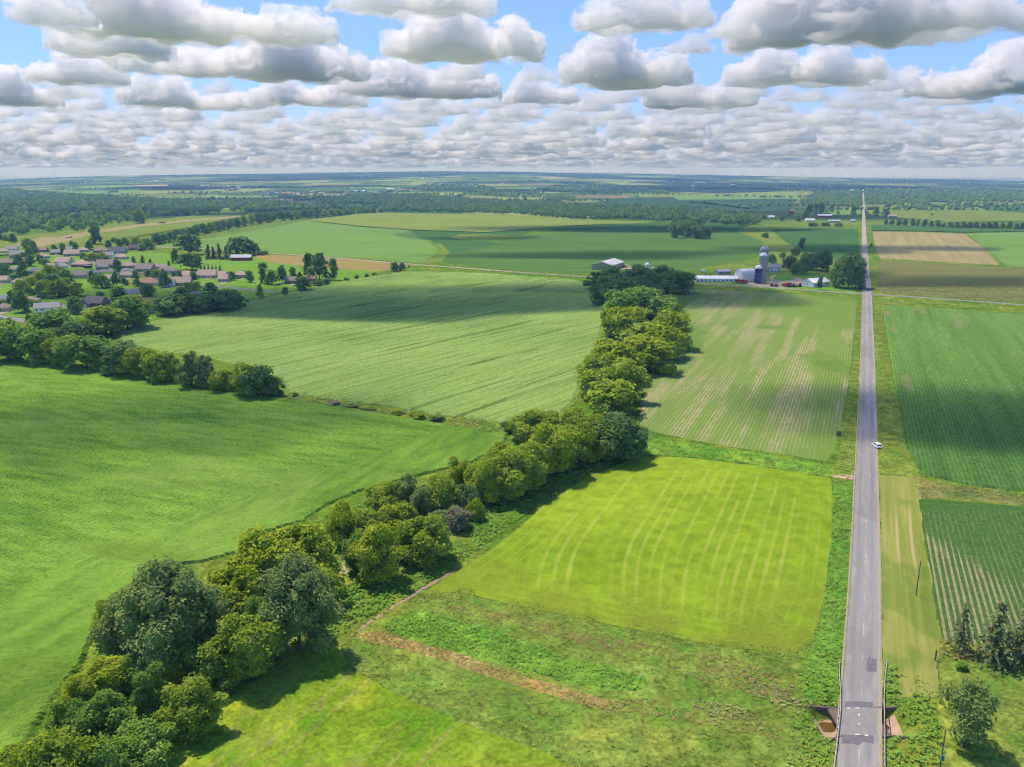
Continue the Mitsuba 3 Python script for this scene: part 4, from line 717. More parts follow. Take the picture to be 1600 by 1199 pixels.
wood('hill_wood', [[(1280,2962),(1391,2967),(1540,3041),(1662,3275),(2092,3349),(2342,3333),(3598,5135),(3048,4894),(2868,5266),(2616,5605),(2391,5560)]], 1900, 14, ('green', 'dark'), 'wooded slope right of the far end of the road', 35)

def treelines(name, n, label, seed):
    g = np.random.default_rng(seed); ms = []
    for i in range(n):
        y = 2500 * (9500 / 2500) ** g.random(); x = y * g.uniform(-.66, .66); L = g.uniform(120, 700); a = g.choice([0., 1.57], p=[.8, .2]) + g.normal(0, .08)
        if 20 < x - .415 * y + 60 < 140: continue
        k = int(L / 17); t = np.arange(k) * 17. + g.normal(0, 4, k); X, Y = x + t * math.cos(a) + g.normal(0, 5, k), y + t * math.sin(a) * .6 + g.normal(0, 5, k); Z = terrain(X, Y)
        for q in range(k):
            s = g.uniform(8, 16); w = s * g.uniform(.4, .6)
            v0 = np.array(ICO0.vertices) * g.uniform(.7, 1.15, (12, 1)) * [w, w, s * .5] + [0, 0, s * .5]; ms.append((v0 + [X[q], Y[q], Z[q]], np.array(ICO0.faces)))
    scene[name] = mikit.ply(join(ms), 'leaf_dark'); tag(name, label, 'trees', None, 'stuff')
treelines('far_treelines', 130, 'distant hedges and lines of trees between the far fields', 44)

# ---------------------------------------------------------------- weeds and long grass too many to count
def thicket(name, polys, per_m2, hgt, size, col, label, seed, blades=3, avoid=None):
    g = np.random.default_rng(seed); P = shapely.union_all([Polygon(p).buffer(0) for p in polys])
    if avoid is not None: P = P.difference(avoid)
    x0, y0, x1, y1 = P.bounds; n = int(per_m2 * (x1 - x0) * (y1 - y0)); shapely.prepare(P)
    x, y = g.uniform(x0, x1, n), g.uniform(y0, y1, n); ok = shapely.contains_xy(P, x, y)
    cl = meshkit.fbm(np.stack([x * .14, y * .14, x * 0 + seed], -1), 3); ok &= g.random(n) < sstep(.22, .6, cl) * 1.2
    x, y, cl = x[ok], y[ok], cl[ok]; n = len(x); h = hgt * (.35 + 1.1 * cl) * g.uniform(.6, 1.3, n)
    x, y, h = np.repeat(x, blades), np.repeat(y, blades), np.repeat(h, blades); n = len(x)
    pos = np.column_stack([x + g.normal(0, .25, n), y + g.normal(0, .25, n), terrain(x, y) + h * g.uniform(.15, .95, n)])
    ply(name, leaves(pos, unit(g, n) * .42 + [0, 0, 1.], size, g), f'leaf_{col}', label, 'plants', kind='stuff')
ROADBED = LineString(ROAD).buffer(4.2)
CREEK = shapely.union_all([shapely.box(57.6, 128.3, 74.6, 135.2)])
HAY_P = Polygon(HAY).buffer(0)
BANK = [(-73.6,110),(-64.1,122),(-59.4,137.4),(-51.5,149.2),(-39.3,158.9),(-35.1,162.8),(-25.3,178.7),(-16.7,190.3),(-13.7,195.7),(-3.7,213.5),(10.2,237.1),(26.7,261.5),(48,284.2),(51.4,297.7),(40.1,297.7),(25.1,297.7),(10.8,323.2),(-1.3,312.5),(-10,297.7),(-25.7,250.8),(-55.4,229.6),(-69.8,199.4),(-67.2,158.9),(-81.5,158.9),(-91.5,158.9),(-87.9,136.4),(-83.7,112.8)]
HEDGE_FOOT = Polygon(BANK).buffer(0)
thicket('hedge_undergrowth', [BANK], 1.0, .9, .55, 'lush', 'green undergrowth along the foot of the creek hedgerow', 1, 3, HAY_P.buffer(-1).union(CREEK))
thicket('nettle_patch', [[(-42.4,169.7),(-39.8,188.5),(-32.9,186.8),(-25.5,180.3),(-30.7,172.6),(-36.3,165.5)]], 2.2, 1.3, .6, 'lush', 'bright leafy weeds beside the start of the dirt track', 2)
thicket('weed_thicket', [[(-31,164.7),(-23,172),(-15,168),(-2.9,161.5),(9.7,153.9),(21.5,148),(27.7,144.3),(25.8,140.9),(16.8,141.3),(4,146.9),(-11.1,153.9),(-22.9,158.9)]], 3.0, .55, .38, 'lush', 'lush green weed band across the rough grassland', 3)
RS = [(-34.8,161.5),(-22.2,178.7),(-12.7,179.6),(0,173.5),(15,167.7),(29.1,162.2),(42.5,157.1),(54.3,153.9),(61.8,151.5),(58.7,138.4),(53.9,128.9),(48.6,110),(21,110),(16.3,114.6),(5.8,123.2),(-9.7,131.1),(-23.1,139.8),(-34.4,148.5),(-38.2,158.1)]
thicket('long_grass', [RS], .45, .26, .28, 'meadow', 'olive long grass of the rough strip', 4)
thicket('long_grass_001', [RS], .25, .4, .36, 'lush', 'green tufts in the rough strip', 5)
thicket('dry_grass', [[(-34.8,161.5),(-29.1,162),(-14,154.4),(0,146.9),(12.9,140.5),(20.1,136.8),(17.3,134.1),(6.4,139),(-8,146.5),(-22.3,154.4),(-32.7,157.6)], [(8.8,162.8),(28.4,157.6),(51.8,150.3),(57.4,142.5),(54,136.4),(44.8,139.4),(33.4,146.9),(18.1,153.9)]], 2.0, .35, .34, 'rust', 'reddish-brown dry grass bands in the rough strip', 6)
thicket('straw_grass', [[(35.4,137.4),(41.5,136.4),(49.1,132.6),(49.4,128),(42.2,129.8),(35.9,134.1)], [(48.9,144.7),(55.4,140.5),(57.2,134.6),(54,132.6),(48.6,139.4)]], 1.6, .5, .4, 'straw', 'pale straw-coloured grass near the bridge', 7)
VL = [(109.4,255.4),(116.3,255.4),(90.7,195.7),(70.3,149.2),(63.9,137.2),(52.6,110),(43.1,110),(56.5,136.4),(58.8,144.7),(66.8,157.6),(77.6,178.7),(88.2,203.3)]
thicket('verge_weeds', [VL], 1.6, .6, .42, 'lush', 'tall green weeds between the hay and the road', 8, 3, ROADBED.union(CREEK))
thicket('verge_weeds_001', [VL], .6, .6, .42, 'meadow', 'olive weeds between the hay and the road', 9, 3, ROADBED.union(CREEK))
thicket('creek_bushes', [[(74.4,138.4),(81.9,139.4),(83.9,136.4),(71,110),(62.2,110)], [(79.1,149.2),(80.8,148),(77.6,138.4),(74.1,137.4)]], 1.5, 1.0, .45, 'lush', 'lush bushes right of the bridge', 10, 4, ROADBED.union(CREEK))
thicket('creek_bushes_001', [[(79.3,149.2),(84.5,144.7),(85.5,139.4),(83.1,134.5),(73.8,136.7)]], 1.1, .6, .4, 'meadow', 'green weeds behind the right guardrail', 11, 3, ROADBED.union(CREEK))
thicket('verge_grass', [[(275,634),(279.1,634),(199.2,446.9),(130.9,290.1),(117.8,259.7),(110.6,259.7),(125.3,290.1),(148.9,342.4),(210.5,482.9)], [(290.3,634),(296.5,634),(202.7,415.6),(172.6,342.4),(150.5,290.1),(142.4,261.5),(139.3,259.7),(128.3,262.7),(163.2,342.4),(224.2,482.9)]], .30, .5, .5, 'meadow', 'olive long grass on both verges beyond the driveway', 12, 3, ROADBED)
thicket('margin_weeds', [[(51.1,304.2),(84.8,287.1),(112.9,271.8),(120.2,265.9),(116.4,257.8),(109.9,259),(87.6,271.8),(66,278.5),(47.6,281.4)], [(150.5,290.1),(142.4,261.5),(150.9,252.5),(167.6,244.6),(181.5,234.6),(178,229.6),(162.9,237.1),(146.3,244.1),(137.8,256.6)]], .45, .5, .5, 'meadow', 'green weeds on the field margins', 13, 3, ROADBED)
thicket('fence_row_weeds', [[(-112.5,373.3),(-90,361.7),(-58,348.6),(-27.8,332.5),(0,323.2),(-2.6,312.5),(-10.4,309.1),(-29.6,321.3),(-68.5,342.4),(-108.1,361.7)]], .30, .8, .7, 'straw', 'straw-coloured weeds of the fence row above the corn', 14)
thicket('spruce_undergrowth', [[(95.8,158.9),(101.3,155.8),(111.3,153.9),(122,149.2),(118.8,144.7),(107.3,147.4),(98.1,150.1),(92,152)]], 1.6, .7, .45, 'rust', 'rust-brown growth at the foot of the spruces', 15)
thicket('lawn_weeds', [[(92.4,153.4),(98.9,151.5),(107.8,148.3),(117.3,142.5),(115.6,140),(105.6,144.7),(96.8,147.8),(91,150.1)]], 1.4, .6, .45, 'green', 'dark green growth along the lawn edge', 16)

thicket('hay_margin', [[(-23.1,179.9),(-12.9,182.5),(0,176.8),(15.2,170.8),(29.6,165.2),(43.1,159.9),(55,156.3),(61.7,155.4),(68.4,161.5),(81.3,188.5),(82.3,186.8),(68.3,156.3),(61.3,150.1),(53.7,152),(42.1,155.4),(28.8,159.9),(14.8,165.2),(0,170.8),(-12.6,176.8),(-21.9,176.2)]], 1.6, .35, .34, 'meadow', 'ragged grass along the lower margin of the hay field', 21)
thicket('dry_grass_001', [[(16.4,136.8),(25.4,138),(32.6,136),(40.9,134.1),(48.6,131.1),(53.8,128.5),(53.3,125.4),(45,127.1),(36.2,130),(27,132.6),(18.5,133.7)], [(-15.7,177.1),(0,169.7),(14.6,162.8),(25.7,158.4),(23.8,154.9),(11.4,158.9),(-3,165.2),(-16.9,172.6)]], 1.5, .35, .34, 'rust', 'broken reddish-brown grass running towards the bridge', 22)

# ---------------------------------------------------------------- buildings
PAINT = {'white': (.84, .84, .82), 'cream': (.58, .54, .44), 'tan': (.42, .36, .28), 'grey': (.40, .41, .42), 'blue': (.30, .36, .42), 'brick': (.29, .19, .14), 'red': (.30, .055, .045), 'green': (.33, .37, .32), 'brownwall': (.27, .20, .155),
         'r_grey': (.34, .335, .33), 'r_tan': (.46, .37, .28), 'r_brown': (.31, .26, .215), 'r_dark': (.15, .135, .135), 'r_rust': (.38, .24, .165), 'r_metal': (.52, .53, .57), 'r_white': (.86, .87, .88), 'r_blue': (.15, .16, .20)}
for k, c in PAINT.items():
    matte(f'paint_{k}', (lambda c: lambda p, n, uv: mi.Color3f(c) * (.82 + .36 * fbm(p.x * .5, p.y * .5, p.z * 1.1)))(c))
scene['pane_mat'] = two({'type': 'principled', 'base_color': rgb(.03, .035, .045), 'roughness': .12})
scene['steel_mat'] = two({'type': 'principled', 'base_color': rgb(.55, .56, .57), 'roughness': .4, 'metallic': .6})
scene['tyre_mat'] = two({'type': 'diffuse', 'reflectance': rgb(.02, .02, .02)})
def box(cx, cy, cz, sx, sy, sz):
    m = trimesh.creation.box((sx, sy, sz)); return np.array(m.vertices) + [cx, cy, cz], np.array(m.faces)
def place(mesh, x, y, ang, z=None):
    v, f = mesh; c, s = math.cos(ang), math.sin(ang); z = float(terrain(x, y)) if z is None else z
    return np.column_stack([x + v[:, 0] * c - v[:, 1] * s, y + v[:, 0] * s + v[:, 1] * c, z + v[:, 2]]), f
def prism(prof, L):      # a cross-section (y, z) extruded along x, centred
    g = trimesh.creation.extrude_polygon(Polygon(prof), L, engine='earcut'); v = np.array(g.vertices)
    return np.column_stack([v[:, 2] - L / 2, v[:, 0], v[:, 1]]), np.array(g.faces)
def gable(L, D, h, rise, over=.5, t=.22):
    walls = prism([(-D / 2, -.4), (D / 2, -.4), (D / 2, h), (0, h + rise), (-D / 2, h)], L)
    k = rise / (D / 2); e = D / 2 + over
    roof = prism([(-e, h - k * over + .03), (0, h + rise + .03), (e, h - k * over + .03), (e, h - k * over + t + .03), (0, h + rise + t * 1.25 + .03), (-e, h - k * over + t + .03)], L + 2 * over)
    return walls, roof
def hip(L, D, h, rise, over=.5):
    walls = box(0, 0, h / 2 - .2, L, D, h + .4); a, b = L / 2 + over, D / 2 + over; r = max(L / 2 - D / 2, .5)
    v = np.array([[-a, -b, h + .02], [a, -b, h + .02], [a, b, h + .02], [-a, b, h + .02], [-r, 0, h + rise], [r, 0, h + rise]])
    f = np.array([[0, 1, 5], [0, 5, 4], [1, 2, 5], [2, 3, 4], [2, 4, 5], [3, 0, 4], [0, 2, 1], [0, 3, 2]])
    return walls, (v, f)
def house(name, x, y, L, D, h, rise, ang, wall, roof, label, cat='house', group=None, style='gable', garage=False, win=4, door=True, wing=0., chimney=False, windows_up=False):
    key = num(name); a = math.radians(ang); tag(key, label, cat, group)
    w, r = (gable if style == 'gable' else hip)(L, D, h, rise)
    if wing:
        w2, r2 = gable(L * .42, D * .8, h * .98, rise * .8); s = 1 if wing > 0 else -1
        q = lambda m: (np.column_stack([-m[0][:, 1] * 1. + s * L * .26, m[0][:, 0] - D * .55, m[0][:, 2]]), m[1])
        w, r = join([w, q(w2)]), join([r, q(r2)])
    P = lambda m: place(m, x, y, a)
    scene[key + '__wall'] = mikit.ply(P(w), f'paint_{wall}'); scene[key + '__roof'] = mikit.ply(P(r), f'paint_{roof}')
    n = 0
    def part(nm, m, mat):
        k = num(f'{key}__{nm}'); scene[k] = mikit.ply(P(m), mat)
    for i in range(win):
        px = -L / 2 + (i + .5) * L / win
        if door and i == win // 2: continue
        if wing and (px * wing > 0): continue
        part('window', box(px, -D / 2 - .02, h * .52 if not windows_up else h * .27, min(1.7, L / win * .55), .1, min(1.25, h * .4)), 'pane_mat')
        if windows_up: part('window', box(px, -D / 2 - .02, h * .75, min(1.4, L / win * .5), .1, 1.2), 'pane_mat')
    for s in (-1, 1): part('window', box(s * (L / 2 + .02), 0, h * .55, .1, 1.3, min(1.2, h * .4)), 'pane_mat')
    if door: part('door', box(-L / 2 + (win // 2 + .5) * L / win, -D / 2 - .03, 1.02, 1.1, .12, 2.1), 'paint_brownwall')
    if garage:
        part('garage_door', box((wing or 1) * L * .26, -D / 2 - (D * .55 + L * .0 if wing else 0) - (.03 if not wing else D * .0) - (L * 0), 1.15, 4.6, .12, 2.3) if not wing else box(L / 2 * .52 * (1 if wing > 0 else -1), -D * .55 - L * .21 - .03, 1.15, min(4.6, D * .6), .12, 2.3), 'paint_white')
    if chimney: scene[key + '__roof__chimney'] = mikit.ply(P(box(L * .2, D * .1, h + rise, .9, .7, 1.6)), 'paint_brick')
    return key
TONE = {'r_grey': 'grey', 'r_tan': 'tan', 'r_brown': 'brown', 'r_dark': 'dark', 'r_rust': 'rust-red', 'r_metal': 'metal', 'r_white': 'white', 'r_blue': 'slate-blue'}
HOUSES = [(-334.5,640.6,16.5,-14,'brick','r_brown','w'),(-415.1,654.2,11.6,4,'tan','r_grey','g'),(-393.1,650.8,10.5,-6,'tan','r_tan','h'),(-600.5,954.2,19.7,3,'brownwall','r_brown','h'),(-641.2,1049,18.3,8,'grey','r_grey','g'),
(-543.7,880.9,12.6,-4,'tan','r_tan','h'),(-512.8,862.7,12.4,6,'grey','r_grey','h'),(-580.6,1066.6,25.4,10,'tan','r_tan','g'),(-534.6,961.5,18.4,-8,'cream','r_tan','g'),(-499.2,933,23.8,-5,'brownwall','r_tan','h'),
(-471,933,23.8,4,'brownwall','r_brown','g'),(-448.8,828.6,17.2,-6,'cream','r_tan','h'),(-566.6,1113.3,17.7,5,'brownwall','r_brown','h'),(-537.3,1103.7,21,4,'blue','r_blue','g'),(-535.5,1153.7,27.4,2,'brownwall','r_dark','g'),
(-614.2,1123.2,12.5,8,'grey','r_grey','g'),(-596.4,1123.2,12.5,-5,'grey','r_tan','h'),(-611.8,1084.9,12,5,'blue','r_grey','g'),(-652.5,1123.2,12.5,8,'brick','r_rust','g'),(-438.6,919.5,16.1,-10,'tan','r_tan','h'),
(-404.5,887.1,24,-6,'tan','r_tan','g'),(-374.2,868.7,22.2,5,'cream','r_tan','h'),(-334.1,823.1,22.4,-4,'tan','r_tan','h'),(-314.4,828.6,18.5,4,'cream','r_tan','g'),(-300.5,828.6,11.9,-6,'cream','r_tan','g'),
(-280.6,828.6,14.6,0,'tan','r_tan','h'),(-347.9,767.5,18.4,-10,'cream','r_rust','h'),(-317.1,767.5,18.4,6,'tan','r_tan','g'),(-329.7,690.8,12.2,24,'white','r_grey','w'),(-288.5,627.6,24.3,6,'brick','r_rust','w'),
(-280.9,605.9,9.8,-24,'white','r_metal','g'),(-271.3,683.2,12.1,6,'brick','r_brown','h'),(-215.9,782,10.6,4,'brownwall','r_brown','g'),(-199.5,796.9,8.9,4,'brick','r_rust','g'),(-462.1,906.2,11.6,12,'grey','r_grey','h'),
(-397.7,796.9,12.7,5,'tan','r_tan','g'),(-397.1,906.2,14.4,3,'tan','r_tan','h'),(-590,976.3,10.9,0,'tan','r_brown','g'),(-696.5,1103.7,14,5,'cream','r_tan','h'),(-706.5,1143.3,14.5,-4,'white','r_grey','g'),
(-599.9,1032,13.1,6,'cream','r_tan','h'),(-518.4,906.2,11.6,-10,'cream','r_tan','g'),(-515.5,919.5,11.7,10,'white','r_grey','h'),(-499.9,786.9,11.3,0,'cream','r_tan','g'),(-476.1,772.3,9.9,8,'white','r_tan','h'),
(-442.9,851,12.2,-6,'cream','r_grey','h'),(-397.1,828.6,11.9,6,'cream','r_tan','g'),(-325.6,758.2,10.9,4,'white','r_grey','g'),(-495.9,1023.6,14.6,-4,'cream','r_tan','h'),(-393.2,615,7.9,6,'cream','r_brown','h'),
(-524.6,1049,13.3,3,'white','r_grey','g'),(-286.8,796.9,8.9,0,'cream','r_tan','g')]
for i, (x, y, L, ang, wl, rf, st) in enumerate(HOUSES):
    L = float(np.clip(L, 9, 19)); o = i + 1
    o = f"{o}{'th' if 10 < o % 100 < 14 else {1: 'st', 2: 'nd', 3: 'rd'}.get(o % 10, 'th')}"
    house('suburb_house', x, y, L, (D := float(np.clip(L * .66, 8.5, 13.5))), 3.3, .40 * D if st != 'h' else .36 * D, ang, wl, rf,
          f"{wl.replace('brownwall', 'brown')} {'hip-roofed' if st == 'h' else 'gabled'} suburb house with {TONE[rf]} roof, {o} of the suburb", group='houses of the suburb', style='hip' if st == 'h' else 'gable', garage=st == 'w', wing=(1 if i % 2 else -1) if st == 'w' else 0, chimney=i % 5 == 0)
(x, y), (x2, y2) = [(-351,600),(-342.9,611.9)]
house('two_storey_house', x, y, 17, 10, 5.6, 3.0, 22, 'white', 'r_grey', 'white two-storey house with grey gabled roof near the left edge', garage=False, win=5, windows_up=True)
house('garage', x2, y2, 9, 9, 3, 2.2, 22, 'grey', 'r_grey', 'grey-roofed garage beside the white two-storey house', 'garage', win=0, door=False)
B = [(-337.8,1007.4,28.8),(109.8,919.5,0.7),(202.7,796.9,40.8),(226.5,862.7,12.4),(232,796.9,16.6),
(285.9,880.9,16.9),(330.7,976.3,5.4),(289.6,762.9,23.2),(-752.1,1377.1,9.8),(-784.4,1825.2,14.3),
(208.6,874.7,4.9),(812.7,2123.8,40),(706.1,1934.1,24.3),(742,1878.1,29.5),(802.8,2350.9,16.6),
(663.8,2089.7,14.8),(989.2,2123.8,23.3),(796.1,1905.7,13.5),(163.8,893.4,14.2),(243.3,807.2,5.2)]
house('red_barn', *B[0][:2], 24, 11, 4, 3, 6, 'red', 'r_metal', 'long red barn with grey roof behind the suburb', 'barn', win=6)
house('machine_shed', *B[1][:2], 46, 24, 5.5, 3.6, 66, 'tan', 'r_metal', 'large shed with pale metal roof beside the cross road', 'shed', win=3)
house('long_shed', *B[2][:2], 41, 10, 3.4, 2.2, -3, 'white', 'r_white', 'long low white shed left of the silos', 'shed', win=10)
house('small_shed', *B[3][:2], 13, 8, 3, 1.6, 8, 'blue', 'r_metal', 'small blue-grey shed behind the long white shed', 'shed', win=2)
house('farmhouse', *B[5][:2], 15, 9, 5.6, 3.0, -4, 'white', 'r_grey', 'white two-storey farmhouse with grey roof right of the silos', 'house', win=4, windows_up=True, chimney=True)
house('garden_shed', *B[6][:2], 5, 4, 2.4, 1.2, 12, 'white', 'r_white', 'tiny white shed behind the farmhouse', 'shed', win=1)
house('white_shed', *B[7][:2], 22, 14, 4.4, 3.0, 28, 'white', 'r_white', 'white shed with pale roof by the farm lane, right of the machinery', 'shed', win=3, door=True)
house('hut', *B[8][:2], 8, 6, 3, 1.4, 0, 'tan', 'r_tan', 'small tan hut on the open ground at the left', 'hut', win=1)
house('hut', *B[9][:2], 12, 8, 3, 1.6, 3, 'brownwall', 'r_dark', 'brown hut beside the dirt track below the left forest', 'hut', win=1)
house('far_barn', *B[11][:2], 34, 12, 5, 3, -3, 'red', 'r_metal', 'long red barn of the far farm left of the main road', 'barn', win=4)
house('far_shed', *B[12][:2], 22, 9, 4, 2, 3, 'white', 'r_white', 'white shed of the far farm, leftmost of its two pale sheds', 'shed', win=3)
house('far_shed', *B[13][:2], 26, 9, 4, 2, -4, 'grey', 'r_metal', 'grey-roofed shed of the far farm, nearest the road', 'shed', win=3)
house('far_barn', *B[14][:2], 14, 10, 7, 4, 20, 'red', 'r_rust', 'dull red barn left of the far farm', 'barn', win=2)
house('far_shed', *B[15][:2], 14, 9, 4, 2, 0, 'white', 'r_white', 'small white shed at the left end of the far farm', 'shed', win=2)
house('far_house', *B[16][:2], 20, 10, 4, 3, -6, 'cream', 'r_tan', 'pale house right of the far road behind two trees', 'house', win=4)
house('far_shed', *B[17][:2], 12, 8, 3.5, 2, 8, 'grey', 'r_metal', 'grey hut at the far farm road edge', 'shed', win=2)
house('low_shed', *B[18][:2], 16, 7, 2.6, 1.0, 2, 'blue', 'r_metal', 'low grey-blue roof right of the white-domed tank', 'shed', win=2)
for i, (x, y, L, ang, wl, rf, st) in enumerate(HOUSES):       # a concrete drive in front of each house
    a = math.radians(ang); v, f = place(box(0, 0, 0, 5.2, 15, .04), x + math.sin(a) * 11 + 3.5 * math.cos(a), y - math.cos(a) * 11 + 3.5 * math.sin(a), a); v[:, 2] += .17
    scene[num('driveway')] = mikit.ply((v, f), 'gravel_mat'); labels[f'driveway_{i:03d}' if i else 'driveway'] = {'kind': 'structure', 'label': 'pale driveway in front of a suburb house'}
# arched barn
x, y = B[4][:2]; key = 'arched_barn'; a = math.radians(24); tag(key, 'white arched-roof barn in front of the silos', 'barn')
arc = [(6.2 * math.cos(t) ** .8 * (1 if math.cos(t) >= 0 else -1), 3.4 + 9.2 * math.sin(t)) for t in np.linspace(0, math.pi / 2, 10)]
arc = arc + [(-u, v) for u, v in arc[::-1][1:]]
scene[key + '__wall'] = mikit.ply(place(prism([(-6, -.4), (6, -.4)] + [(u * .97, v - .12) for u, v in arc], 17.), x, y, a), 'paint_white')
scene[key + '__roof'] = mikit.ply(place(prism(arc + [(u * .975, v - .1) for u, v in arc[::-1]], 18.), x, y, a), 'paint_r_white')
for i in range(4): scene[num(key + '__window')] = mikit.ply(place(box(-6 + 4 * i, -6.03, 1.9, 1.2, .12, 1.), x, y, a), 'pane_mat')
scene[key + '__door'] = mikit.ply(place(box(8.53, 0, 1.8, .12, 3.6, 3.6), x, y, a), 'paint_grey')
def lathe(prof, n=24):
    p = np.array(prof, float); an = np.arange(n) * 2 * math.pi / n
    v = np.stack([p[:, None, 0] * np.cos(an), p[:, None, 0] * np.sin(an), np.broadcast_to(p[:, None, 1], (len(p), n))], -1).reshape(-1, 3)
    i, j = np.meshgrid(np.arange(len(p) - 1), np.arange(n), indexing='ij'); q = np.stack([i * n + j, i * n + (j + 1) % n, (i + 1) * n + (j + 1) % n, (i + 1) * n + j], -1).reshape(-1, 4)
    return v, np.vstack([q[:, [0, 1, 2]], q[:, [0, 2, 3]]])
matte('stave_mat', lambda p, n, uv: mi.Color3f(.40, .36, .335) * (.8 + .4 * fbm(p.x, p.y, p.z * .35)) * (1 - .16 * smoothstep(.75, .9, .5 + .5 * dr.sin(p.z * 2 * math.pi / 1.1))))
gloss('blue_mat', lambda p, n, uv: mi.Color3f(.022, .035, .12) * (.8 + .5 * fbm(p.x, p.y, p.z)), .35)
def silo(x, y, r, h, body, dome, label, ladder=True):
    key = num('silo'); tag(key, label, 'silo'); P = lambda m: place(m, x, y, 0)
    scene[key + '__body'] = mikit.ply(P(lathe([(0, -.3), (r, -.3), (r, h), (0, h)])), body, smooth=40)
    scene[key + '__dome'] = mikit.ply(P(lathe([(r + .12, h + .02), (r + .12, h + .25)] + [((r + .1) * math.cos(t), h + .25 + r * .85 * math.sin(t)) for t in np.linspace(.05, math.pi / 2, 8)])), dome, smooth=40)
    for k in range(1, int(h / 4.5)): scene[num(key + '__hoop')] = mikit.ply(P(lathe([(r + .005, k * 4.5), (r + .07, k * 4.5), (r + .07, k * 4.5 + .2), (r + .005, k * 4.5 + .2)])), 'steel_mat')
    if ladder: scene[key + '__chute'] = mikit.ply(P(tube([(-r - .35, -.2, 0), (-r - .35, -.2, h * .5), (-r - .35, -.2, h + .6)], [.4, .4, .4], 8)), 'paint_white')
S_ = [(252.3,807.2,8.1),(245.5,786.9,7.2),(240,782,6.6),(152.4,906.2,5.4)]
silo(*S_[0][:2], 4.1, 30.5, 'stave_mat', 'paint_r_metal', 'tallest concrete stave silo with grey dome, rear of the farm silos')
silo(*S_[1][:2], 3.7, 26.0, 'stave_mat', 'paint_r_white', 'concrete stave silo with white dome in front of the tallest silo')
silo(*S_[2][:2], 3.4, 14.5, 'blue_mat', 'paint_r_white', 'dark blue silo with white cap in front of the concrete silos', False)
silo(*S_[3][:2], 2.6, 5.0, 'paint_cream', 'paint_r_white', 'short cream tank with white dome right of the large shed', False)
k = 'propane_tank'; x, y, _ = B[10]; v, f = lathe([(0, -3)] + [(1.1, -2.4), (1.1, 2.4), (0, 3)], 12); scene[k + '__tank'] = mikit.ply(place((v[:, [2, 0, 1]] + [0, 0, 1.8], f[:, ::-1]), x, y, 0), 'paint_r_white', smooth=40)
scene[k + '__leg'] = mikit.ply(place(box(-1.6, 0, .4, .3, 1.4, .9), x, y, 0), 'paint_grey'); scene[k + '__leg_001'] = mikit.ply(place(box(1.6, 0, .4, .3, 1.4, .9), x, y, 0), 'paint_grey'); tag(k, 'white horizontal tank behind the long white shed', 'tank')
# distant town
TOWN = [(-1870.8,5370.1,20.9),(-1998,5803.2,22.6),(-1871.5,5495.7,21.4),(-2015.2,5989.6,27.9),(-1871.4,5638,21.9),
(-1904.4,5806.5,27.1),(-1938.4,5996.6,23.3),(-1748.6,5472.1,21.3),(-1948.1,6191.5,33.7),(-2343.2,6284.8,58.6),
(-1357.5,4413.3,20.6),(-1421.8,4707.7,25.7),(-1316.5,4426,20.7),(-1411.6,4836.9,30.1),(-1312.9,4582.5,21.4),
(-1292.6,4586.4,21.4),(-1230,4449.4,24.3),(-1279.3,4722.9,22.1),(-1217.3,4598.8,28.6),(-1160.8,4463.2,20.9),
(-1140.7,4466.2,20.9),(-1120.5,4468.7,24.4),(-1184.4,4846.7,30.2),(-1176.5,4957.5,54),(-1069.5,4609.7,25.1),
(-1004.8,3388.4,21.2),(-977.8,3386.7,23.8),(-969.9,3453,21.6),(-918.5,3382.3,23.8),(-1142.3,3836.6,9),
(-910.5,4463,24.3),(-1366.3,6987.1,38),(-1654.5,7178.7,33.4),(-932.5,4952.1,38.5),(-885,4945.5,30.8),
(-824.2,4813.7,26.2),(-775.8,4679.1,18.2),(-814.8,5515.7,51.5),(-689.4,5183.3,40.3),(-656.1,5175.3,16.1),
(-888.9,8193.4,25.4),(-268.4,5855.4,27.3),(-217,5582,21.7),(-186.3,5574.6,26),(-81,6521.1,25.3),
(-62.5,6712.2,20.8),(413.5,6338.7,34.5),(516.4,6213.7,29),(-1441.4,3588.8,16.8),(-1375,3455.6,21.6),
(-1374.4,3523.9,22),(-1426.6,3734.5,17.5),(-1565.6,3650.5,22.8),(-1670.3,3792.8,29.6),(-1509.4,3583.9,22.4),
(-1342,3742.1,14.6),(-1288,3670.7,14.3),(-3779.6,8749.6,40.7),(2475.2,6423.6,20),(2285.1,5522.6,25.8),
(2550.3,5120.3,12),(2957.9,5592.5,17.4),(2778.9,4958.3,30.9),(1353.9,6180,19.2),(1747.2,6521.5,40.5),
(1731.1,7639.8,106.7),(1962.1,7662.4,142.7),(1903.2,6715.6,93.9),(1311.8,4285,13.4),(1632,4657.4,10.9)]
g = np.random.default_rng(9)
order = {k: i + 1 for i, k in enumerate(sorted(range(len(TOWN)), key=lambda k: TOWN[k][0] / TOWN[k][1]))}
for i, (x, y, L) in enumerate(TOWN):
    wl, rf = [('white', 'r_white'), ('tan', 'r_rust'), ('cream', 'r_tan'), ('brick', 'r_rust'), ('white', 'r_metal')][int(g.integers(5)) if i > 30 else [1, 3, 2, 1, 4][i % 5]]
    L = max(L, 10); house('town_building', x, y, L, max(9, L * .5), 5, 3, g.uniform(-15, 15), wl, rf, f'tiny {wl} building with {TONE[rf]} roof, number {order[i]} from the left among the distant buildings', 'building', f'distant {wl} buildings with {TONE[rf]} roofs', win=2, door=False)
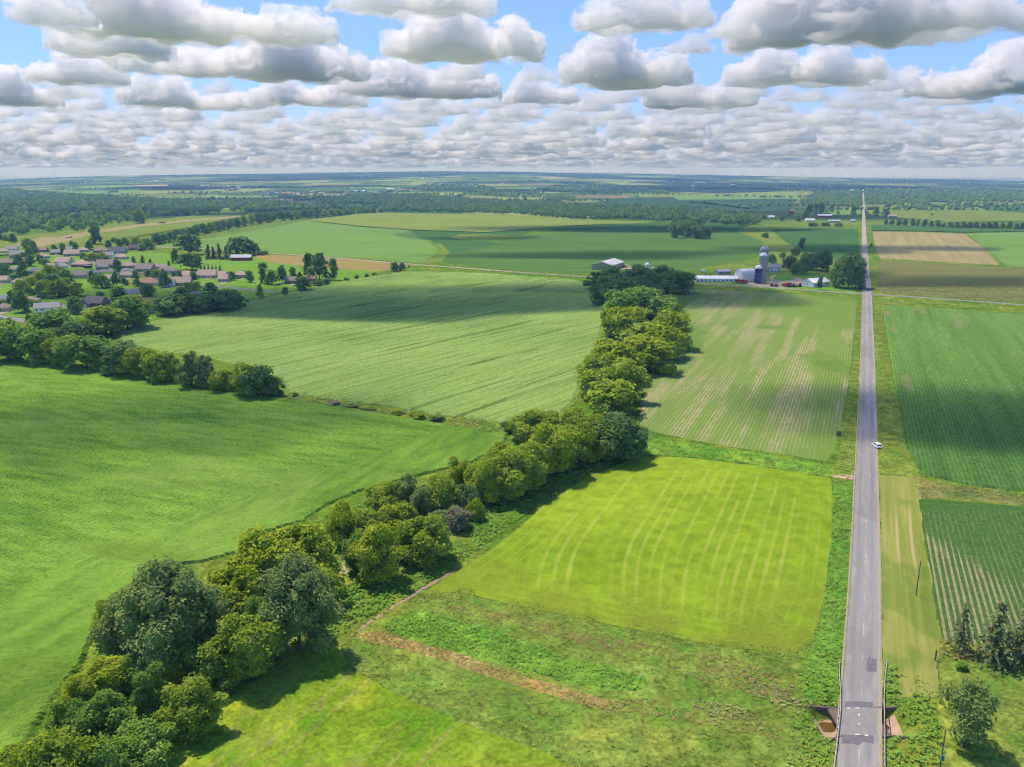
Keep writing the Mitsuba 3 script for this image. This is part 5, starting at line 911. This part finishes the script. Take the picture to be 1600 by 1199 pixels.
# streets and yards
for i, (pts, lb) in enumerate((([(-422.9,608.9),(-382.4,591.3),(-365.1,580),(-347.9,566.6),(-333.7,556.2)], 'curved street at the left edge'), ([(-350,615),(-338.3,608.9),(-323.8,600),(-323.3,621.2),(-330.4,657.7),(-340.5,683.2)], 'street behind the hedge at the lower left of the suburb'), ([(-303.6,767.5),(-287.2,762.9),(-270.5,753.6),(-249.2,740.2),(-226.2,723),(-210,718.8)], 'pale street end of the suburb'), ([(-495.2,880.9),(-473.3,899.8),(-435.5,880.9),(-382.2,839.7),(-325.1,796.9),(-301.2,767.5)], 'street through the suburb'), ([(-540.9,1032),(-508.5,983.9),(-465.4,912.8),(-436.9,880.9)], 'side street of the suburb'))):
    m, uv = ribbon(pts, 7.5, .11 + .01 * i); ply(num('street'), m, 'lane_mat', lb, 'street', kind='structure', smooth=True)
field('gravel_yard', [(221.6,786.9),(235.8,796.9),(239.1,782),(254.9,796.9),(270.9,839.7),(279.9,851),(266.6,817.8),(265.1,796.9),(282.7,807.2),(298.4,834.1),(294.3,807.2),(278.6,762.9),(258.1,749.1),(234.1,749.1)], 10, 0, .1, 'gravel farmyard in front of the silos')
field('gravel_yard', [(135.6,968.8),(142.2,940),(154.2,912.8),(149.9,887.1),(133.6,906.2),(122.8,906.2)], 10, 0, .1, 'gravel yard between the large shed and the domed tank')
field('farm_lawn', [(184.8,796.9),(217.7,777.1),(226.8,744.6),(280,727.2),(309.8,714.7),(344.2,796.9),(339.7,851),(318.3,887.1),(278.8,862.7),(266.7,828.6),(266.8,802),(284.4,812.4),(268.2,839.7),(223.1,796.9)], 0, 0, .06, 'green farmyard lawn')

# ---------------------------------------------------------------- bridge, guardrails and roadside
matte('concrete_mat', lambda p, n, uv: mi.Color3f(.17, .135, .11) * (.7 + .6 * fbm(p.x * .8, p.y * .8, p.z * .8)))
matte('sand_mat', lambda p, n, uv: mix((.40, .27, .18), (.56, .41, .29), fbm(p.x * 1.2, p.y * 1.2)))
gloss('creek_water', (.13, .075, .018), .08)
matte('dead_wood', (.20, .17, .14))
matte('weathered_wood', lambda p, n, uv: mix((.12, .09, .065), (.24, .195, .15), noise(p.x * 8, p.y * 8, p.z * 1.5)))
gloss('rail_mat', lambda p, n, uv: mi.Color3f(.80, .79, .77) * (.75 + .4 * noise(p.x * .7, p.y * .7)), .5, metallic=.2)
matte('post_mat', lambda p, n, uv: mi.Color3f(.16, .12, .09) * (.8 + .4 * noise(p.x * 9, p.y * 9, p.z * 2)))
key = 'bridge'; tag(key, 'short concrete bridge carrying the road over the sandy creek', 'bridge')
BX = 65.75
scene[key + '__deck'] = mikit.ply(place(box(0, 0, -.27, 8.6, 8.6, .55), BX, 131.2, .02, 0), 'concrete_mat')
for nm, (xa, ya, xb, yb, t) in {'wing_wall': (BX - 3.9, 135.2, BX - 8.8, 135.9, .4), 'wing_wall_001': (BX + 3.9, 135.2, BX + 9.6, 135.4, .4), 'wing_wall_002': (BX - 3.9, 127.2, BX - 9.5, 125.6, .4), 'wing_wall_003': (BX + 3.9, 127.2, BX + 9.5, 126.2, .4)}.items():
    L, a = math.hypot(xb - xa, yb - ya), math.atan2(yb - ya, xb - xa)
    scene[f'{key}__{nm}'] = mikit.ply(place(prism([(-t / 2, -2.6), (t / 2, -2.6), (t / 2, .12), (-t / 2, .12)], L), (xa + xb) / 2, (ya + yb) / 2, a, 0), 'concrete_mat')
for nm, yy in (('abutment', 135.0), ('abutment_001', 127.4)): scene[f'{key}__{nm}'] = mikit.ply(place(box(0, 0, -1.5, 8.4, .5, 1.9), BX, yy, 0, 0), 'concrete_mat')
sv, sf = tri(Polygon([(58.4, 128.8), (73.6, 129.1), (74.2, 134.3), (58.2, 134.2)]), .7, .06)
sv[:, 2] += .10 * (meshkit.fbm(sv * .9, 3) - .3); ply('creek_bed', (sv, sf), 'sand_mat', 'pinkish sandy creek bed under the bridge', 'creek bed', kind='structure', smooth=True)
pool = [(60.2 + 2.3 * math.cos(t) * (1 + .2 * math.sin(3 * t)), 132.4 + 1.5 * math.sin(t)) for t in np.linspace(0, 6.28, 24)[:-1]]
pool2 = [(70.5 + 1.9 * math.cos(t) * (1 + .2 * math.sin(2 * t)), 132.2 + 1.6 * math.sin(t)) for t in np.linspace(0, 6.28, 24)[:-1]]
for pts, lb in ((pool, 'amber creek pool left of the bridge'), (pool2, 'amber creek pool right of the bridge')):
    v, f = tri(Polygon(pts)); v[:, 2] = -2.14; ply(num('creek_water'.replace('creek_water', 'water')), (v, f), 'creek_water', lb, 'water', kind='structure')
def offset_patch(y0, y1, u0, u1, mat, key, z=.012, label=None, wob=.25, seed=0):
    """A repair lying on the road: a strip between two stations of the road, from u0 to u1 metres off its left edge."""
    ln = LineString(ROAD); g = np.random.default_rng(seed); V, F = [], []
    ys = np.linspace(y0, y1, 6); c = [np.array(ln.intersection(LineString([(0, q), (200, q)])).coords[0]) for q in ys]
    us = np.linspace(u0, u1, 7)
    for i, q in enumerate(c):
        for u in us:
            k = 2 * u / 7 - 1; jit = g.normal(0, wob) if i in (0, 5) else 0
            V.append([q[0] - 3.5 + u, q[1] + jit, .09 + .06 * (1 - k * k) + z])
    for i in range(5):
        for j in range(6): a = i * 7 + j; F += [[a, a + 1, a + 8], [a, a + 8, a + 7]]
    scene[key] = mikit.ply((np.array(V), np.array(F)), mat)
    if label: tag(key, label, 'road repair', None, 'structure')
matte('tar_mat', lambda p, n, uv: mi.Color3f(.175, .17, .18) * (.8 + .4 * fbm(p.x * 2, p.y * 2)))
matte('deck_mat', lambda p, n, uv: mi.Color3f(.27, .265, .25) * (.85 + .3 * fbm(p.x * 1.2, p.y * .6)))
matte('line_mat', lambda p, n, uv: mi.Color3f(.72, .70, .66) * (.8 + .4 * noise(p.x * 6, p.y * 6)))
offset_patch(127.2, 135.0, .25, 6.75, 'deck_mat', 'deck_surface', .008, 'smooth grey surface of the bridge deck', .02)
offset_patch(135.0, 136.9, .5, 6.0, 'tar_mat', 'tar_band', .012, 'dark tar band beyond the bridge deck', .22, 1)
offset_patch(124.9, 127.2, .4, 6.3, 'tar_mat', 'tar_band_001', .012, 'dark tar band before the bridge deck', .25, 2)
offset_patch(146.8, 151.6, 4.5, 6.6, 'tar_mat', 'asphalt_patch', .014, 'dark square asphalt patch in the right lane above the bridge', .2, 3)
for i, (ya, ub, uc) in enumerate(((134.95, .9, 1.7), (134.95, 2.6, 3.5), (127.3, 2.8, 3.8), (127.1, 4.6, 5.3), (132.9, 3.2, 3.55), (130.3, 3.3, 3.6))):
    offset_patch(ya - .14 - .1 * (i > 3), ya + .14 + .1 * (i > 3), ub, uc, 'line_mat', num('road_marking'), .018, ('white dash on the far deck joint, left lane', 'white dash on the far deck joint, centre', 'white dash on the near deck joint, centre', 'white dash on the near deck joint, right lane', 'upper white dot on the bridge centre line', 'lower white dot on the bridge centre line')[i], .02, i)
def guardrail(pts, label):
    key = num('guardrail'); tag(key, label, 'guardrail'); p = np.asarray(LineString(pts).segmentize(1.9).coords)
    for _ in range(3): p[1:-1] = .5 * p[1:-1] + .25 * (p[:-2] + p[2:])
    t = np.gradient(p, axis=0); t /= np.linalg.norm(t, axis=1, keepdims=True); nr = np.column_stack([-t[:, 1], t[:, 0]]) * (1 if p[0, 0] < BX else -1) * -1
    prof = [(.10, .50), (.16, .56), (.10, .64), (.16, .72), (.10, .80), (.06, .80), (.06, .50)]; V = []
    for q, m in zip(p, nr):
        for o, h in prof: V.append([q[0] + m[0] * o, q[1] + m[1] * o, h + .05])
    n = len(prof); F = []
    for i in range(len(p) - 1):
        for j in range(n): a, b = i * n + j, i * n + (j + 1) % n; F += [[a, b, b + n], [a, b + n, a + n]]
    scene[key + '__rail'] = mikit.ply((np.array(V), np.array(F)), 'rail_mat')
    for q in p: scene[num(key + '__post')] = mikit.ply(place(box(0, 0, -.2, .14, .14, 2.0), q[0], q[1], 0, 0), 'post_mat')
guardrail([(69.2,149.6),(66.6,142.5),(64.3,136.1),(61.5,130),(56,118.5),(52.7,111.4)], 'pale steel guardrail along the left side of the bridge approach')
guardrail([(79.6,150.1),(75.7,142.5),(72.6,136),(70.1,130),(64.9,118.5),(61.4,110)], 'pale steel guardrail along the right side of the bridge approach')
# utility poles
def pole(x, y, h, label, arm=True, r=.15, boxy=False):
    key = num('utility_pole'); tag(key, label, 'utility pole')
    scene[key + '__shaft'] = mikit.ply(place(tube([(0, 0, -.3), (0, 0, h * .5), (0, 0, h)], [r, r * .85, r * .7], 8), x, y, 0), 'weathered_wood')
    if arm: scene[key + '__crossarm'] = mikit.ply(place(box(0, -r - .04, h - .6, 2.2, .1, .12), x, y, .1), 'weathered_wood')
    if boxy: scene[key + '__meter_box'] = mikit.ply(place(box(0, -r - .14, 2.6, .4, .26, 1.), x, y, 0), 'teal_mat')
    return key
matte('teal_mat', (.08, .22, .24))
PL = [(99.8,178.4,9),(74.6,118.4,8.5),(299.4,718.8,10),(306.3,718.8,10),(381.4,654.2,9),
(332.3,740.2,8),(-153,961.5,9),(255.2,740.2,9)]
pole(*PL[0][:2], 9.4, 'dark wooden utility pole on the mown verge right of the road', False)
pole(*PL[1][:2], 8.0, 'wooden pole with a teal box under the big tree at the lower right', False, .13, True)
pole(*PL[2][:2], 10, 'pale utility pole left of the crossroads, left of a pair')
pole(*PL[3][:2], 10, 'pale utility pole left of the crossroads, right of a pair')
pole(*PL[4][:2], 9, 'utility pole on the cross road at the right')
pole(*PL[7][:2], 9, 'utility pole by the farm machinery')
# field fence at the lower right
FP = [(90.5,151),(89.3,148),(87.9,144.7),(86.2,140.9),(84,136.4),(95.9,151),(100.4,148.3),(106.2,145.6)]
key = 'wire_fence'; tag(key, 'wire fence with grey wooden posts along the lawn at the lower right', 'fence')
for i, (x, y) in enumerate(FP):
    scene[num(key + '__post')] = mikit.ply(place(tube([(0, 0, -.2), (0, 0, .7), (.03, 0, 1.35 if i else 2.4)], [.09 if i else .2, .085 if i else .19, .08 if i else .18], 6), x, y, 0), 'weathered_wood')
for h in (.5, .85, 1.2):
    for run in ([0, 1, 2, 3, 4], [0, 5, 6, 7]):
        scene[num(key + '__wire')] = mikit.ply(tube([(*FP[i], h) for i in run], [.02] * len(run), 4), 'post_mat')
# ---------------------------------------------------------------- vehicles
gloss('white_paint', (.80, .80, .81), .25, clearcoat=.6); gloss('dark_paint', (.03, .035, .045), .25, clearcoat=.6); gloss('red_paint', lambda p, n, uv: mi.Color3f(.42, .045, .03) * (.75 + .5 * noise(p.x * 2, p.y * 2, p.z * 2)), .4); gloss('orange_paint', (.55, .22, .04), .4); gloss('tail_mat', (.35, .01, .01), .2)
def smooth_prism(prof, w, inset):     # side profile (x, z) across the width, shoulders drawn in
    L = prism([(a, b) for a, b in prof], w * (1 - inset)); v = L[0]
    return np.column_stack([v[:, 1], v[:, 0], v[:, 2]]), L[1][:, ::-1]
def wheel(r, w): 
    v, f = lathe([(0, -w / 2), (r * .85, -w / 2), (r, -w * .3), (r, w * .3), (r * .85, w / 2), (0, w / 2)], 16); return v[:, [0, 2, 1]], f[:, ::-1]
def car(name, x, y, ang, paint, label, L=4.7, Wd=1.86, H=1.62, cat='car'):
    key = num(name); tag(key, label, cat); a = math.radians(ang); z = float(terrain(x, y)) + (.16 if name == 'white_car' else .12); P = lambda m: place(m, x, y, a, z); h = L / 2
    scene[key + '__body'] = mikit.ply(P(smooth_prism([(-h, .42), (-h + .1, .25), (h - .15, .25), (h, .45), (h - .05, .80), (h - 1.1, .96), (-h + .25, 1.02), (-h, .92)], Wd, 0)), paint, smooth=25)
    scene[key + '__cabin'] = mikit.ply(P(smooth_prism([(-h + .12, .98), (h - 1.05, .94), (h - 1.75, H - .06), (h - 2.1, H), (-h + .75, H), (-h + .45, H - .08)], Wd, .14)), paint, smooth=25)
    for s in (-1, 1): scene[num(key + '__window')] = mikit.ply(P((lambda m: (m[0] + [0, s * Wd * .43, 0], m[1]))(smooth_prism([(-h + .55, 1.06), (h - 1.35, 1.04), (h - 1.9, H - .14), (-h + .72, H - .14)], .05, 0))), 'pane_mat')
    q = lambda xa, za, xb, zb: smooth_prism([(xa, za), (xb, zb), (xb + .03, zb + .02), (xa + .05, za + .01)], Wd * .74, 0)
    scene[key + '__rear_window'] = mikit.ply(P(q(-h + .14, 1.06, -h + .44, H - .12)), 'pane_mat'); scene[key + '__windscreen'] = mikit.ply(P(q(h - 1.09, 1.0, h - 1.72, H - .10)), 'pane_mat')
    for sx in (-1, 1):
        for sy in (-1, 1):
            k = num(key + '__wheel'); m = wheel(.34, .24); o = np.array([sx * L * .3, sy * (Wd / 2 - .1), .30])
            scene[k] = mikit.ply(P((m[0] + o, m[1])), 'tyre_mat'); m2 = wheel(.2, .26); scene[k + '__rim'] = mikit.ply(P((m2[0] + o, m2[1])), 'steel_mat')
    for s in (-1, 1):
        scene[num(key + '__tail_light')] = mikit.ply(P(box(-h + .02, s * Wd * .4, .86, .08, .22, .2)), 'tail_mat'); scene[num(key + '__headlight')] = mikit.ply(P(box(h - .06, s * Wd * .38, .7, .1, .34, .14)), 'line_mat')
C_ = [(139.6,290.8,0),(-372.4,577.3,0),(-539,954.2,0),(-507.5,919.5,0),(-251.6,782,0),
(-223.7,767.5,0),(-457,919.5,0),(-418.6,874.7,0),(-481.4,912.8,0),(-479,976.3,0),
(-359.8,577.3,0)]
car('white_car', *C_[0][:2], 90, 'white_paint', 'white car driving away in the right lane of the road', 4.8, 1.95, 1.75)
car('parked_car', *C_[1][:2], 20, 'white_paint', 'white car on the street at the left edge'); car('parked_car', *C_[2][:2], 12, 'white_paint', 'white car in a suburb driveway, further left of two'); car('parked_car', *C_[3][:2], -30, 'white_paint', 'white car in a suburb driveway, further right of two')
car('parked_car', *C_[4][:2], 15, 'white_paint', 'white car by the trees at the right end of the suburb street'); car('parked_car', *C_[5][:2], 10, 'dark_paint', 'dark car at the far right driveway of the suburb'); car('parked_car', *C_[6][:2], 10, 'dark_paint', 'dark car beside the house in the middle of the suburb')
def van(name, x, y, ang, L, Wd, H, label, cat, low='white_paint'):
    key = num(name); tag(key, label, cat); a = math.radians(ang); P = lambda m: place(m, x, y, a, float(terrain(x, y)) + .14); h = L / 2
    scene[key + '__body'] = mikit.ply(P(smooth_prism([(-h, .5), (h, .5), (h + .1, 1.3), (h - .5, H - .2), (h - .9, H), (-h + .15, H), (-h, H - .15)], Wd, 0)), low, smooth=25)
    scene[key + '__roof'] = mikit.ply(P(box(-.1, 0, H + .05, L - 1.2, Wd - .2, .12)), 'white_paint')
    for s in (-1, 1): scene[num(key + '__window')] = mikit.ply(P(box(0, s * (Wd / 2 + .01), H * .62, L * .6, .06, H * .2)), 'pane_mat')
    scene[key + '__windscreen'] = mikit.ply(P(box(h - .2, 0, H * .62, .5, Wd * .8, H * .22)), 'pane_mat')
    for sx in (-1, 1):
        for sy in (-1, 1): m = wheel(.45, .3); scene[num(key + '__wheel')] = mikit.ply(P((m[0] + [sx * L * .3, sy * (Wd / 2 - .12), .35], m[1])), 'tyre_mat')
van('motorhome', *C_[7][:2], 12, 10.5, 2.6, 3.3, 'long white motorhome parked in the suburb', 'motorhome'); van('trailer', *C_[8][:2], 12, 8, 2.6, 3.0, 'white-topped dark trailer in the middle of the suburb', 'trailer', 'dark_paint'); van('trailer', *C_[9][:2], 0, 9, 2.8, 3.1, 'white trailer with teal-white roof behind the suburb houses', 'trailer')
def wagon(x, y, ang, label):
    key = num('grain_wagon'); tag(key, label, 'grain wagon', 'grain wagons'); a = math.radians(ang); P = lambda m: place((m[0] * 1.3, m[1]), x, y, a)
    v, f = box(0, 0, 2.1, 3.4, 2.4, 1.6); v[v[:, 2] < 2, :2] *= [.5, .5]; scene[key + '__hopper'] = mikit.ply(P((v, f)), 'red_paint')
    scene[key + '__load'] = mikit.ply(P(lathe([(1.1, 2.92), (.7, 3.2), (0, 3.35)], 10)), 'dark_paint'); scene[key + '__axle'] = mikit.ply(P(box(0, 0, .75, 3.6, 1.2, .2)), 'red_paint')
    for sx in (-1, 1):
        for sy in (-1, 1): m = wheel(.5, .3); scene[num(key + '__wheel')] = mikit.ply(P((m[0] + [sx * 1.3, sy * 1., .5], m[1])), 'tyre_mat')
for i, (x, y) in enumerate([(219,782),(221.9,781),(224.6,779.5),(227.3,778.1)]): wagon(x, y, 80 + 6 * i, ('leftmost', 'second from left', 'third from left', 'rightmost')[i] + ' of four red grain wagons before the arched barn')
def tractor(name, x, y, ang, paint, label, s=1., combine=False):
    key = num(name); tag(key, label, 'combine' if combine else 'tractor'); a = math.radians(ang); P = lambda m: place((m[0] * s, m[1]), x, y, a)
    if combine: scene[key + '__body'] = mikit.ply(P(smooth_prism([(-3, 1.2), (1.6, 1.0), (1.6, 2.8), (1., 3.5), (-2.6, 3.6), (-3.2, 2.6)], 2.8, 0)), paint); scene[key + '__header'] = mikit.ply(P(box(3.6, 0, .7, 1.2, 5.4, .9)), paint)
    else: scene[key + '__body'] = mikit.ply(P(smooth_prism([(-.6, .7), (2.4, .8), (2.5, 1.5), (.6, 1.7), (-.6, 1.5)], 1.0, 0)), paint)
    scene[key + '__cab'] = mikit.ply(P(box(2.3 if combine else -.4, 0, 2.6 if combine else 2.2, 1.5, 1.5, 1.5)), 'pane_mat'); scene[key + '__cab_roof'] = mikit.ply(P(box(2.3 if combine else -.4, 0, 3.43 if combine else 3.03, 1.7, 1.7, .14)), paint)
    for sx, r in ((-1, .85 if not combine else .6), (1, .55 if not combine else .95)):
        for sy in (-1, 1): m = wheel(r, .5); scene[num(key + '__wheel')] = mikit.ply(P((m[0] + [sx * (1.6 if combine else 1.0) - (.0 if combine else -.5), sy * 1.25, r], m[1])), 'tyre_mat')
M_ = [(246.6,758.2),(250.1,755.9),(257.5,758.2),(261,755.9),(265.7,753.6),(271.9,755.9),(267.4,767.5),(128.9,919.5)]
tractor('red_tractor', *M_[0], 10, 'red_paint', 'red tractor at the left end of the farm machinery row'); tractor('dark_tractor', *M_[1], -15, 'dark_paint', 'dark tractor next to the leftmost red tractor')
tractor('red_combine', *M_[3], 15, 'red_paint', 'red combine in the middle of the farm machinery row', 1.1, True); tractor('orange_tractor', *M_[5], 170, 'orange_paint', 'orange tractor at the right end of the machinery row', 1.2)
tractor('red_tractor', *M_[4], 30, 'red_paint', 'red tractor between the combine and the orange tractor', 1.1); tractor('red_tractor', *M_[2], 60, 'red_paint', 'red tractor just left of the combine'); tractor('red_tractor', *M_[7], 70, 'red_paint', 'red tractor beside the large metal-roofed shed', 1.2)

# a fallen bare limb at the hedgerow's foot
x, y = [(-25.9,200.2)][0]; g = np.random.default_rng(8); ms = [tube([(0, 0, .3), (2.2, .4, 1.0), (4.6, .6, 1.2)], [.16, .11, .04])]
for i in range(9):
    a = g.uniform(-1.2, 1.2); b = g.uniform(.3, 3.6); ms.append(tube([(b, .1 * b, .6), (b + math.cos(a) * 1.2, .1 * b + math.sin(a) * 1.2, 1.3), (b + math.cos(a) * 2.2, .1 * b + math.sin(a) * 1.8, 1.7)], [.06, .04, .015], 4))
ply('dead_branch', place(join(ms), x, y, .3), 'dead_wood', 'bare grey fallen branch at the foot of the creek hedgerow', 'branch')

# ---------------------------------------------------------------- the air
scene['haze'] = {'type': 'cube', 'to_world': T().translate([0, 10500, 125]).scale([25600, 15200, 131]), 'bsdf': {'type': 'ref', 'id': 'clear'}, 'interior': {'type': 'ref', 'id': 'haze_air'}}
tag('haze', kind='stuff')
print('entries', len(scene))
